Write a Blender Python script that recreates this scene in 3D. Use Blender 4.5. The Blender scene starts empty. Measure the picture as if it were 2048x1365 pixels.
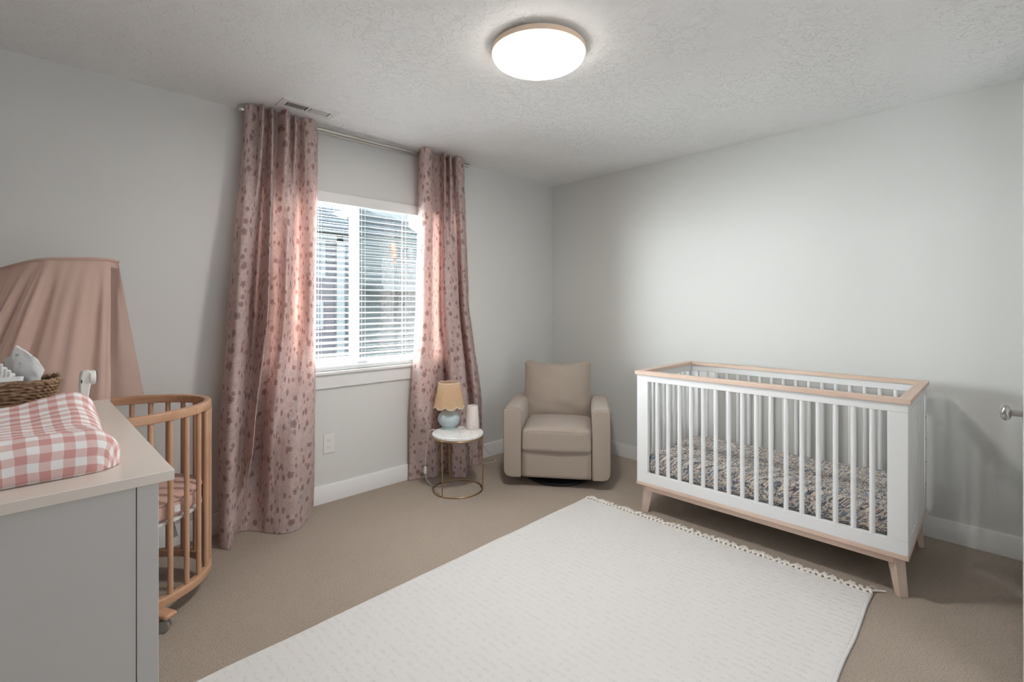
import bpy, bmesh, math, random
from math import pi, sin, cos, radians as R, sqrt, atan2
from mathutils import Vector, noise as mn
random.seed(7)
S = bpy.context.scene
C = S.collection

# ---------------------------------------------------------------- camera, world, light, exposure
CAMH = 1.30
F_PX = 983.0
FW = (0.694, 0.720)          # forward, in room axes (X along window wall, Y towards it)
cam_d = bpy.data.cameras.new('camera'); cam = bpy.data.objects.new('camera', cam_d); C.objects.link(cam)
cam.location = (0, 0, CAMH); cam.rotation_euler = (R(90), 0, -atan2(FW[0], FW[1]))
cam_d.sensor_width = 36; cam_d.lens = 36 * F_PX / 2048
cam_d.shift_y = -(682.5 - 610) / 2048
cam_d.clip_start = 0.02
S.camera = cam

S.view_settings.view_transform = 'Standard'; S.view_settings.look = 'None'
S.view_settings.gamma = 1; S.view_settings.use_curve_mapping = False
S.view_settings.exposure = 1.35

W = bpy.data.worlds.new('sky'); S.world = W; W.use_nodes = True
wn = W.node_tree; wn.nodes.clear()
wo = wn.nodes.new('ShaderNodeOutputWorld'); wb = wn.nodes.new('ShaderNodeBackground')
wb.inputs['Color'].default_value = (0.84, 0.92, 1.0, 1); wb.inputs['Strength'].default_value = 3.4
wn.links.new(wb.outputs[0], wo.inputs[0])

def light(name, kind, loc, rot, energy, color=(1, 1, 1), **kw):
    d = bpy.data.lights.new(name, kind); d.energy = energy; d.color = color
    for k, v in kw.items(): setattr(d, k, v)
    o = bpy.data.objects.new(name, d); C.objects.link(o); o.location = loc; o.rotation_euler = rot
    return o
_sd = Vector((0.42, -0.42, -0.80))
sun = light('sun', 'SUN', (0, 8, 8), _sd.to_track_quat('-Z', 'Y').to_euler(), 22.0, (1.0, 0.96, 0.92), angle=R(3))
WY0_ = -1.25
# added area panel outside, out of view to the left, boosting the window light
_dl = Vector((1.65, 3.18, 1.50)) - Vector((-0.95, 4.95, 1.05))
day_fill = light('daylight_fill', 'AREA', (-0.95, 4.95, 1.05), _dl.to_track_quat('-Z', 'Y').to_euler(), 980, (0.93, 0.97, 1.0), shape='RECTANGLE', size=3.2, size_y=2.3)
# added fill panel behind the camera, set to brighten the room
fill = light('fill_light', 'AREA', (1.35, WY0_ + .03, 1.25), (R(90), 0, 0), 9, (0.93, 0.965, 1.0), shape='RECTANGLE', size=1.7, size_y=2.1)
cyc = S.cycles
cyc.max_bounces = 8; cyc.diffuse_bounces = 5; cyc.glossy_bounces = 3; cyc.transmission_bounces = 6; cyc.transparent_max_bounces = 10
cyc.sample_clamp_indirect = 6.0; cyc.caustics_reflective = False; cyc.caustics_refractive = False

# room numbers
WX0, WX1, WY0, WY1, WZ = -0.95, 3.603, -1.25, 3.177, 2.449
ENX = 3.13                    # entry wall
WN = (0.95, 2.22, 0.86, 2.04)   # window opening x0 x1 z0 z1

def ray(px, py=610):
    r = (px - 1024) / F_PX
    return FW[1] * r + FW[0], -FW[0] * r + FW[1], -(py - 610) / F_PX
def onY(px, Y):               # X where the sight line of a measured column meets depth Y
    d = ray(px); return d[0] * Y / d[1]
def onF(px, py, z=0.0):       # floor point
    d = ray(px, py); t = (z - CAMH) / d[2]; return d[0] * t, d[1] * t

# ---------------------------------------------------------------- node helper
class NT:
    def __init__(s, name):
        s.m = bpy.data.materials.new(name); s.m.use_nodes = True; s.t = s.m.node_tree; s.t.nodes.clear()
        s.out = s.t.nodes.new('ShaderNodeOutputMaterial')
    def n(s, typ, **kw):
        x = s.t.nodes.new(typ)
        for k, v in kw.items():
            if k.startswith('_'): setattr(x, k[1:], v)
        return x
    def set(s, sock, v):
        if isinstance(v, bpy.types.NodeSocket): s.t.links.new(v, sock)
        elif isinstance(v, (tuple, list)) and len(v) == 3 and sock.type == 'RGBA': sock.default_value = (*v, 1)
        else: sock.default_value = v
    def math(s, op, a, b=None, c=None):
        x = s.t.nodes.new('ShaderNodeMath'); x.operation = op; s.set(x.inputs[0], a)
        if b is not None: s.set(x.inputs[1], b)
        if c is not None: s.set(x.inputs[2], c)
        return x.outputs[0]
    def vmath(s, op, a, b=None, scale=None):
        x = s.t.nodes.new('ShaderNodeVectorMath'); x.operation = op; s.set(x.inputs[0], a)
        if b is not None: s.set(x.inputs[1], b)
        if scale is not None: s.set(x.inputs['Scale'], scale)
        return x.outputs['Value'] if op in ('LENGTH', 'DISTANCE', 'DOT_PRODUCT') else x.outputs[0]
    def sep(s, v):
        x = s.t.nodes.new('ShaderNodeSeparateXYZ'); s.set(x.inputs[0], v); return x.outputs
    def comb(s, a=0.0, b=0.0, c=0.0):
        x = s.t.nodes.new('ShaderNodeCombineXYZ'); s.set(x.inputs[0], a); s.set(x.inputs[1], b); s.set(x.inputs[2], c); return x.outputs[0]
    def coord(s, which='Object'):
        return s.t.nodes.new('ShaderNodeTexCoord').outputs[which]
    def noise(s, v, scale, detail=2.0, rough=0.5, color=False, distortion=0.0):
        x = s.t.nodes.new('ShaderNodeTexNoise'); s.set(x.inputs['Vector'], v); x.inputs['Scale'].default_value = scale
        x.inputs['Detail'].default_value = detail; x.inputs['Roughness'].default_value = rough
        x.inputs['Distortion'].default_value = distortion
        return x.outputs['Color'] if color else x.outputs[0]
    def vor(s, v, scale, rnd=1.0, dim='2D', feature='F1'):
        x = s.t.nodes.new('ShaderNodeTexVoronoi'); x.voronoi_dimensions = dim; x.feature = feature
        s.set(x.inputs['Vector'], v); x.inputs['Scale'].default_value = scale; x.inputs['Randomness'].default_value = rnd
        return x.outputs
    def ramp(s, f, stops):
        x = s.t.nodes.new('ShaderNodeValToRGB'); s.set(x.inputs[0], f); e = x.color_ramp.elements
        while len(e) < len(stops): e.new(0.5)
        for el, (p, c) in zip(e, stops): el.position = p; el.color = (*c, 1) if len(c) == 3 else c
        return x.outputs[0]
    def mix(s, f, a, b, mode='MIX'):
        x = s.t.nodes.new('ShaderNodeMix'); x.data_type = 'RGBA'; x.blend_type = mode
        s.set(x.inputs[0], f); s.set(x.inputs[6], a); s.set(x.inputs[7], b); return x.outputs[2]
    def mrange(s, v, a, b, c=0.0, d=1.0):
        x = s.t.nodes.new('ShaderNodeMapRange'); s.set(x.inputs[0], v)
        for i, q in enumerate((a, b, c, d)): x.inputs[i + 1].default_value = q
        return x.outputs[0]
    def bump(s, h, strength=0.5, dist=0.002, normal=None):
        x = s.t.nodes.new('ShaderNodeBump'); s.set(x.inputs['Height'], h)
        x.inputs['Strength'].default_value = strength; x.inputs['Distance'].default_value = dist
        if normal is not None: s.set(x.inputs['Normal'], normal)
        return x.outputs[0]
    def pbr(s, color, rough=0.6, metal=0.0, normal=None, spec=0.5, **kw):
        x = s.t.nodes.new('ShaderNodeBsdfPrincipled'); s.set(x.inputs['Base Color'], color)
        s.set(x.inputs['Roughness'], rough); x.inputs['Metallic'].default_value = metal
        x.inputs['Specular IOR Level'].default_value = spec
        if normal is not None: s.set(x.inputs['Normal'], normal)
        for k, v in kw.items(): s.set(x.inputs[k.replace('_', ' ')], v)
        return x.outputs[0]
    def done(s, shader):
        s.t.links.new(shader, s.out.inputs[0]); return s.m

def plain(name, col, rough=0.6, metal=0.0, spec=0.5, **kw):
    t = NT(name); return t.done(t.pbr(col, rough, metal, spec=spec, **kw))

def translucent(t, color, tcolor, frac, normal=None, alpha=None, rough=0.9):
    a = t.pbr(color, rough, normal=normal, spec=0.15)
    b = t.n('ShaderNodeBsdfTranslucent'); t.set(b.inputs[0], tcolor)
    if normal is not None: t.set(b.inputs['Normal'], normal)
    m = t.n('ShaderNodeMixShader'); t.set(m.inputs[0], frac); t.set(m.inputs[1], a); t.set(m.inputs[2], b.outputs[0])
    out = m.outputs[0]
    if alpha is not None:
        tr = t.n('ShaderNodeBsdfTransparent'); m2 = t.n('ShaderNodeMixShader')
        t.set(m2.inputs[0], alpha); t.set(m2.inputs[1], tr.outputs[0]); t.set(m2.inputs[2], out); out = m2.outputs[0]
    return out

# ---- materials
def mk_wall():
    t = NT('wall_paint'); p = t.coord()
    n = t.bump(t.noise(p, 160, 2), 0.08, 0.001)
    return t.done(t.pbr((0.66, 0.66, 0.645), 0.55, normal=n, spec=0.3))
def mk_ceiling():
    t = NT('knockdown_ceiling'); p = t.coord()
    big = t.noise(p, 2.2, 2)
    w = t.noise(p, 18, 5, 0.62, distortion=0.6)
    pl = t.mrange(w, 0.50, 0.535)                      # flat raised islands with sharp edges
    keep = t.mrange(big, 0.36, 0.56)
    fine = t.mrange(t.noise(p, 60, 3, 0.6), 0.52, 0.58)
    h = t.math('ADD', t.math('MULTIPLY', pl, t.math('ADD', t.math('MULTIPLY', keep, 0.8), 0.2)), t.math('MULTIPLY', fine, 0.28))
    n = t.bump(h, 0.75, 0.0033)
    return t.done(t.pbr((0.84, 0.845, 0.845), 0.6, normal=n, spec=0.3))
def mk_carpet():
    t = NT('carpet'); p = t.coord()
    wv = t.vmath('ADD', p, t.vmath('SCALE', t.noise(p, 30, 2, color=True), scale=0.012))
    v = t.vor(t.vmath('MULTIPLY', wv, (250.0, 170.0, 160.0)), 1.0, 0.7)
    d = v[0]
    fib = t.noise(p, 420, 3, 0.7)
    big = t.noise(p, 1.6, 3)
    c = t.ramp(t.math('ADD', t.math('MULTIPLY', d, 0.75), t.math('MULTIPLY', fib, 0.35)), [(0.15, (0.52, 0.445, 0.37)), (0.55, (0.42, 0.355, 0.295)), (0.9, (0.23, 0.195, 0.16))])
    c = t.mix(t.mrange(big, 0.3, 0.7, 0.0, 0.25), c, (0.31, 0.265, 0.225))
    n = t.bump(t.math('SUBTRACT', t.math('MULTIPLY', fib, 0.4), d), 0.8, 0.004)
    return t.done(t.pbr(c, 0.95, normal=n, spec=0.05))
def mk_wood(name, c1, c2, c3, axis=1, scale=1.0, rough=0.42):
    t = NT(name); p = t.coord()
    sc = [26.0, 26.0, 26.0]; sc[axis] = 2.2
    q = t.vmath('MULTIPLY', p, tuple(k * scale for k in sc))
    g = t.noise(q, 1.0, 4, 0.6, distortion=0.4)
    f = t.noise(t.vmath('MULTIPLY', p, tuple(k * 7 * scale for k in sc)), 1.0, 2)
    c = t.ramp(t.math('ADD', t.math('MULTIPLY', g, 0.8), t.math('MULTIPLY', f, 0.2)), [(0.3, c1), (0.5, c2), (0.72, c3)])
    return t.done(t.pbr(c, rough, normal=t.bump(f, 0.1, 0.0006), spec=0.35))
def flower_layer(t, uv, scale, r0, rr, w, off, rnd=0.75):
    q = t.vmath('ADD', uv, off)
    v = t.vor(q, scale, rnd)
    loc = t.sep(t.vmath('SUBTRACT', q, v['Position']))
    col = t.sep(v['Color'])
    ln = t.math('SQRT', t.math('ADD', t.math('POWER', loc[0], 2.0), t.math('POWER', loc[1], 2.0)))
    ln = t.math('DIVIDE', ln, t.math('ADD', 0.62, t.math('MULTIPLY', col[1], 0.55)))
    ang = t.math('ADD', t.math('ARCTAN2', loc[1], loc[0]), t.math('MULTIPLY', col[0], 6.283))
    st = 2 * pi / 5
    k = t.math('ROUND', t.math('DIVIDE', ang, st))
    a = t.math('SUBTRACT', ang, t.math('MULTIPLY', k, st))
    qx = t.math('SUBTRACT', t.math('MULTIPLY', ln, t.math('COSINE', a)), r0)
    qy = t.math('MULTIPLY', ln, t.math('SINE', a))
    dp = t.math('SQRT', t.math('ADD', t.math('POWER', qx, 2.0), t.math('POWER', qy, 2.0)))
    ring = t.mrange(t.math('ABSOLUTE', t.math('SUBTRACT', dp, rr)), w, w * 0.45)
    dot = t.mrange(dp, rr * 0.36, rr * 0.2, 0, 0.7)
    ctr = t.mrange(ln, r0 * 0.42, r0 * 0.3)
    return t.math('MAXIMUM', t.math('MAXIMUM', ring, ctr), dot)
def mk_curtain():
    t = NT('flowered_curtain_cloth'); uv = t.coord('UV')
    a = flower_layer(t, uv, 11.0, 0.0122, 0.0056, 0.0030, (0, 0, 0), 0.8)
    b = flower_layer(t, uv, 10.5, 0.0070, 0.0042, 0.0026, (3.3, 1.7, 0), 0.95)
    fl = t.math('MAXIMUM', a, t.math('MULTIPLY', b, 0.85))
    big = t.noise(uv, 7, 3); sp = t.noise(uv, 170, 4, 0.75); mid = t.noise(uv, 34, 3)
    base = t.ramp(big, [(0.36, (0.56, 0.455, 0.44)), (0.5, (0.66, 0.52, 0.49)), (0.64, (0.53, 0.46, 0.46))])
    sm = t.math('MULTIPLY', t.mrange(sp, 0.47, 0.56), t.mrange(mid, 0.40, 0.58, 0.25, 0.85))
    base = t.mix(sm, base, (0.36, 0.285, 0.27))
    pal = t.math('MULTIPLY', t.mrange(t.noise(uv, 140, 3, 0.75), 0.52, 0.58), t.mrange(mid, 0.6, 0.42, 0.1, 0.75))
    base = t.mix(pal, base, (0.72, 0.62, 0.60))
    c = t.mix(t.math('MULTIPLY', fl, 0.82), base, (0.22, 0.115, 0.105))
    tc = t.mix(t.math('MULTIPLY', fl, 0.8), t.mix(0.6, base, (0.85, 0.40, 0.31)), (0.25, 0.08, 0.06))
    n = t.bump(sp, 0.3, 0.0015)
    return t.done(translucent(t, c, tc, 0.24, n))
def leaf_layer(t, q, scale, L, Wd, off, rnd=0.9):
    q2 = t.vmath('ADD', q, off)
    v = t.vor(q2, scale, rnd)
    loc = t.sep(t.vmath('SUBTRACT', q2, v['Position'])); col = t.sep(v['Color'])
    ang = t.math('MULTIPLY', col[0], 3.1416)
    ca, sa = t.math('COSINE', ang), t.math('SINE', ang)
    x = t.math('ADD', t.math('MULTIPLY', loc[0], ca), t.math('MULTIPLY', loc[1], sa))
    y = t.math('SUBTRACT', t.math('MULTIPLY', loc[1], ca), t.math('MULTIPLY', loc[0], sa))
    e = t.math('ADD', t.math('ABSOLUTE', t.math('DIVIDE', y, Wd)), t.math('POWER', t.math('ABSOLUTE', t.math('DIVIDE', x, L)), 2.0))
    return t.mrange(e, 1.05, 0.92), col
def mk_leaf():
    t = NT('leaf_print_sheet'); p = t.sep(t.coord())
    q = t.comb(t.math('ADD', p[1], p[2]), t.math('SUBTRACT', p[0], t.math('MULTIPLY', p[2], 1.0)), 0.0)
    c = (0.66, 0.58, 0.49)
    # blue pods
    v = t.vor(q, 15.0, 0.8); dd = t.mrange(v[0], 0.33, 0.28) if False else None
    pod, pc = leaf_layer(t, q, 17.0, 0.018, 0.014, (0, 0, 0), 0.8)
    podc = t.ramp(pc[1], [(0.0, (0.22, 0.30, 0.42)), (0.45, (0.18, 0.19, 0.26)), (0.8, (0.34, 0.39, 0.47))])
    c = t.mix(t.mrange(t.noise(q, 60, 2), 0.55, 0.62, 0.0, 0.55), c, (0.50, 0.25, 0.13))
    c = t.mix(pod, c, podc)
    for i, (sc, L, w, off, col) in enumerate([(44, 0.015, 0.0030, (1.3, 2.2, 0), (0.13, 0.145, 0.18)), (52, 0.013, 0.0026, (5.3, 0.2, 0), (0.20, 0.22, 0.25)),
                                               (38, 0.016, 0.0028, (2.1, 7.7, 0), (0.15, 0.14, 0.14)), (46, 0.013, 0.003, (9.1, 3.3, 0), (0.62, 0.60, 0.56))]):
        l, _ = leaf_layer(t, q, sc, L, w, off)
        c = t.mix(l, c, col)
    return t.done(t.pbr(c, 0.85, spec=0.1))
def mk_gingham():
    t = NT('gingham_cloth'); uv = t.sep(t.coord('UV')); per = 0.034
    f = lambda x: t.mrange(t.math('ABSOLUTE', t.math('SUBTRACT', t.math('FRACT', t.math('DIVIDE', x, per)), 0.5)), 0.24, 0.26)
    a, b = f(uv[0]), f(uv[1])
    c = t.ramp(t.math('MULTIPLY', t.math('ADD', a, b), 0.5), [(0.0, (0.88, 0.86, 0.86)), (0.5, (0.76, 0.56, 0.54)), (1.0, (0.64, 0.34, 0.32))])
    n = t.bump(t.noise(t.coord('UV'), 900, 2), 0.2, 0.0006)
    return t.done(t.pbr(c, 0.85, normal=n, spec=0.1))
def mk_cloth(name, col, sc=500, st=0.25, tr=0.0):
    t = NT(name); p = t.coord()
    nz = t.noise(p, sc, 3, 0.7)
    c = t.mix(t.mrange(nz, 0.35, 0.65), tuple(k * 0.88 for k in col), tuple(min(1, k * 1.08) for k in col))
    n = t.bump(nz, st, 0.0015)
    if tr: return t.done(translucent(t, c, c, tr, n))
    return t.done(t.pbr(c, 0.9, normal=n, spec=0.1, Sheen_Weight=0.25))
def mk_rug():
    t = NT('cream_woven_rug'); p = t.coord(); s_ = t.sep(p)
    # rows across the rug: bands of little stitched dashes
    rows = t.math('FRACT', t.math('MULTIPLY', s_[0], 1 / 0.034))
    wob = t.noise(p, 3, 2)
    dash = t.math('FRACT', t.math('ADD', t.math('MULTIPLY', s_[1], 1 / 0.0085), wob))
    band = t.mrange(t.math('ABSOLUTE', t.math('SUBTRACT', rows, 0.5)), 0.26, 0.16)
    da = t.mrange(t.math('ABSOLUTE', t.math('SUBTRACT', dash, 0.5)), 0.34, 0.16)
    brk = t.mrange(t.noise(t.vmath('MULTIPLY', p, (55.0, 34.0, 1.0)), 1.0, 2), 0.46, 0.58)
    pits = t.math('MULTIPLY', t.math('MULTIPLY', band, da), brk)
    weave = t.noise(t.vmath('MULTIPLY', p, (330.0, 240.0, 1.0)), 1.0, 2)
    h = t.math('SUBTRACT', t.math('MULTIPLY', weave, 0.35), t.math('MULTIPLY', pits, 0.7))
    c = t.mix(t.math('MULTIPLY', pits, 0.30), (0.66, 0.65, 0.64), (0.50, 0.47, 0.445))
    c = t.mix(t.mrange(weave, 0.4, 0.7, 0.0, 0.18), c, (0.58, 0.565, 0.545))
    return t.done(t.pbr(c, 0.95, normal=t.bump(h, 0.55, 0.003), spec=0.05))
def mk_wicker():
    t = NT('wicker'); p = t.coord()
    nz = t.noise(p, 90, 3)
    return t.done(t.pbr(t.ramp(nz, [(0.3, (0.13, 0.075, 0.045)), (0.55, (0.30, 0.19, 0.115)), (0.75, (0.46, 0.32, 0.21))]), 0.6, normal=t.bump(nz, 0.4, 0.002), spec=0.3))
def mk_shade():
    t = NT('rattan_shade'); uv = t.coord('UV')
    g = t.noise(t.vmath('MULTIPLY', uv, (30.0, 420.0, 1.0)), 1.0, 3, 0.7)
    g2 = t.noise(t.vmath('MULTIPLY', uv, (500.0, 24.0, 1.0)), 1.0, 2, 0.7)
    c = t.ramp(t.math('ADD', t.math('MULTIPLY', g, 0.6), t.math('MULTIPLY', g2, 0.4)), [(0.3, (0.52, 0.36, 0.21)), (0.5, (0.74, 0.56, 0.37)), (0.7, (0.84, 0.70, 0.50))])
    return t.done(translucent(t, c, t.mix(0.5, c, (0.9, 0.45, 0.18)), 0.42, t.bump(g, 0.3, 0.001)))
def mk_siding(name, c1, c2, pitch=0.16):
    t = NT(name); z = t.sep(t.coord())[2]
    f = t.math('FRACT', t.math('DIVIDE', z, pitch))
    c = t.mix(t.mrange(f, 0.88, 0.93), c1, c2)
    return t.done(t.pbr(c, 0.8, normal=t.bump(t.math('SUBTRACT', 1.0, f), 0.8, 0.02)))
def mk_shingle():
    t = NT('roof_shingle'); p = t.coord()
    return t.done(t.pbr(t.mix(t.noise(p, 9, 3), (0.018, 0.022, 0.030), (0.028, 0.034, 0.044)), 0.9))
def mk_muslin():
    t = NT('dusty_pink_muslin'); uv = t.coord('UV')
    nz = t.noise(uv, 500, 3, 0.7)
    c = t.mix(t.mrange(nz, 0.3, 0.7), (0.66, 0.49, 0.42), (0.78, 0.60, 0.52))
    return t.done(translucent(t, c, (0.72, 0.46, 0.37), 0.30, t.bump(nz, 0.25, 0.001), alpha=0.86))
def mk_emit(name, col, st):
    t = NT(name); e = t.n('ShaderNodeEmission'); t.set(e.inputs[0], col); e.inputs[1].default_value = st; return t.done(e.outputs[0])
def mk_glass():
    t = NT('window_glass'); g = t.n('ShaderNodeBsdfGlossy'); g.inputs['Roughness'].default_value = 0.02
    g.inputs['Color'].default_value = (1, 1, 1, 1)
    tr = t.n('ShaderNodeBsdfTransparent'); tr.inputs[0].default_value = (0.94, 0.97, 0.96, 1)
    m = t.n('ShaderNodeMixShader'); m.inputs[0].default_value = 0.06
    t.set(m.inputs[1], tr.outputs[0]); t.set(m.inputs[2], g.outputs[0]); return t.done(m.outputs[0])
def mk_marble():
    t = NT('marble_top'); p = t.coord()
    v = t.math('ABSOLUTE', t.math('SUBTRACT', t.noise(p, 7, 4, 0.6, distortion=1.2), 0.5))
    return t.done(t.pbr(t.mix(t.mrange(v, 0.03, 0.0, 0, 0.5), (0.80, 0.80, 0.78), (0.5, 0.5, 0.5)), 0.25))
def mk_screen():
    t = NT('insect_screen'); d = t.n('ShaderNodeBsdfDiffuse'); d.inputs[0].default_value = (0.10, 0.11, 0.12, 1)
    tr = t.n('ShaderNodeBsdfTransparent'); m = t.n('ShaderNodeMixShader'); m.inputs[0].default_value = 0.30
    t.set(m.inputs[1], tr.outputs[0]); t.set(m.inputs[2], d.outputs[0]); return t.done(m.outputs[0])

M = {}
M['wall'] = mk_wall(); M['ceil'] = mk_ceiling(); M['carpet'] = mk_carpet()
M['trim'] = plain('white_trim_paint', (0.74, 0.74, 0.73), 0.4)
M['crib_white'] = plain('white_lacquer', (0.78, 0.79, 0.80), 0.4)
M['vinyl'] = plain('white_vinyl', (0.80, 0.80, 0.79), 0.4)
M['slat'] = (lambda t: t.done(t.pbr((0.80, 0.81, 0.82), 0.45)))(NT('blind_slat_white'))
M['ash_y'] = mk_wood('washed_ash_y', (0.60, 0.445, 0.355), (0.68, 0.52, 0.425), (0.73, 0.585, 0.49), 1)
M['ash_x'] = mk_wood('washed_ash_x', (0.60, 0.445, 0.355), (0.68, 0.52, 0.425), (0.73, 0.585, 0.49), 0)
M['ash_z'] = mk_wood('washed_ash_z', (0.62, 0.49, 0.41), (0.69, 0.56, 0.475), (0.74, 0.62, 0.535), 2)
M['beech'] = mk_wood('oiled_beech', (0.44, 0.25, 0.155), (0.54, 0.33, 0.215), (0.61, 0.40, 0.27), 2, rough=0.38)
M['beech_x'] = mk_wood('oiled_beech_rail', (0.43, 0.235, 0.14), (0.52, 0.305, 0.19), (0.60, 0.37, 0.24), 0, rough=0.33)
M['curtain'] = mk_curtain(); M['leaf'] = mk_leaf(); M['gingham'] = mk_gingham()
M['chair'] = mk_cloth('taupe_chenille', (0.37, 0.31, 0.262), 420, 0.35)
M['welt'] = plain('dark_taupe_welt', (0.20, 0.155, 0.125), 0.9)
M['rug'] = mk_rug(); M['yarn'] = mk_cloth('cream_yarn', (0.74, 0.71, 0.66), 500, 0.4)
M['wicker'] = mk_wicker(); M['shade'] = mk_shade(); M['muslin'] = mk_muslin()
M['brass'] = plain('antique_brass', (0.46, 0.30, 0.16), 0.32, 1.0)
M['nickel'] = plain('brushed_nickel', (0.60, 0.58, 0.54), 0.30, 1.0)
M['knobmetal'] = plain('satin_nickel', (0.50, 0.49, 0.47), 0.28, 1.0)
M['marble'] = mk_marble(); M['ceramic'] = plain('pale_blue_glaze', (0.42, 0.51, 0.53), 0.12)
M['plastic'] = plain('white_plastic', (0.74, 0.72, 0.70), 0.35)
M['softwhite'] = plain('matte_offwhite', (0.68, 0.62, 0.59), 0.55)
M['black'] = plain('black_metal', (0.012, 0.012, 0.014), 0.45)
M['dark'] = plain('duct_shade', (0.03, 0.03, 0.03), 0.8)  # near-black colour standing in for the shade inside the vent
M['grey'] = plain('grey_strap', (0.22, 0.22, 0.22), 0.8)
M['caster'] = plain('grey_rubber', (0.27, 0.25, 0.23), 0.5)
M['dresser'] = plain('warm_grey_lacquer', (0.52, 0.505, 0.49), 0.35)
M['dresser_top'] = plain('warm_grey_top', (0.72, 0.65, 0.585), 0.22)
M['lampglass'] = mk_emit('lamp_diffuser', (1.0, 0.93, 0.86), 5.5)
M['ringwood'] = plain('pale_wood_ring', (0.86, 0.67, 0.52), 0.5)
M['glass'] = mk_glass(); M['screen'] = mk_screen()
M['pinkmat'] = mk_cloth('blush_sheet', (0.62, 0.40, 0.335), 300, 0.2)
M['ticking'] = plain('white_board', (0.66, 0.64, 0.62), 0.6)
M['diaper'] = (lambda t: t.done(t.pbr(t.mix(t.mrange(t.noise(t.coord(), 60, 2), 0.68, 0.72), (0.80, 0.80, 0.80), (0.42, 0.48, 0.44)), 0.85)))(NT('white_nonwoven'))
M['vent'] = plain('vent_enamel', (0.74, 0.74, 0.73), 0.45)
M['siding'] = mk_siding('mauve_siding', (0.060, 0.052, 0.062), (0.035, 0.032, 0.038))
M['siding_pale'] = mk_siding('pale_siding', (0.105, 0.115, 0.135), (0.085, 0.092, 0.108))
M['siding_grey'] = mk_siding('grey_siding', (0.085, 0.092, 0.098), (0.055, 0.06, 0.065), 0.2)
M['shingle'] = mk_shingle(); M['grass'] = plain('lawn', (0.018, 0.028, 0.018), 0.95)
M['housewin'] = plain('house_window_glass', (0.035, 0.045, 0.06), 0.4)
M['exttrim'] = plain('exterior_trim', (0.115, 0.122, 0.13), 0.6)
M['cedar'] = plain('cedar_post', (0.20, 0.10, 0.055), 0.7)

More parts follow.
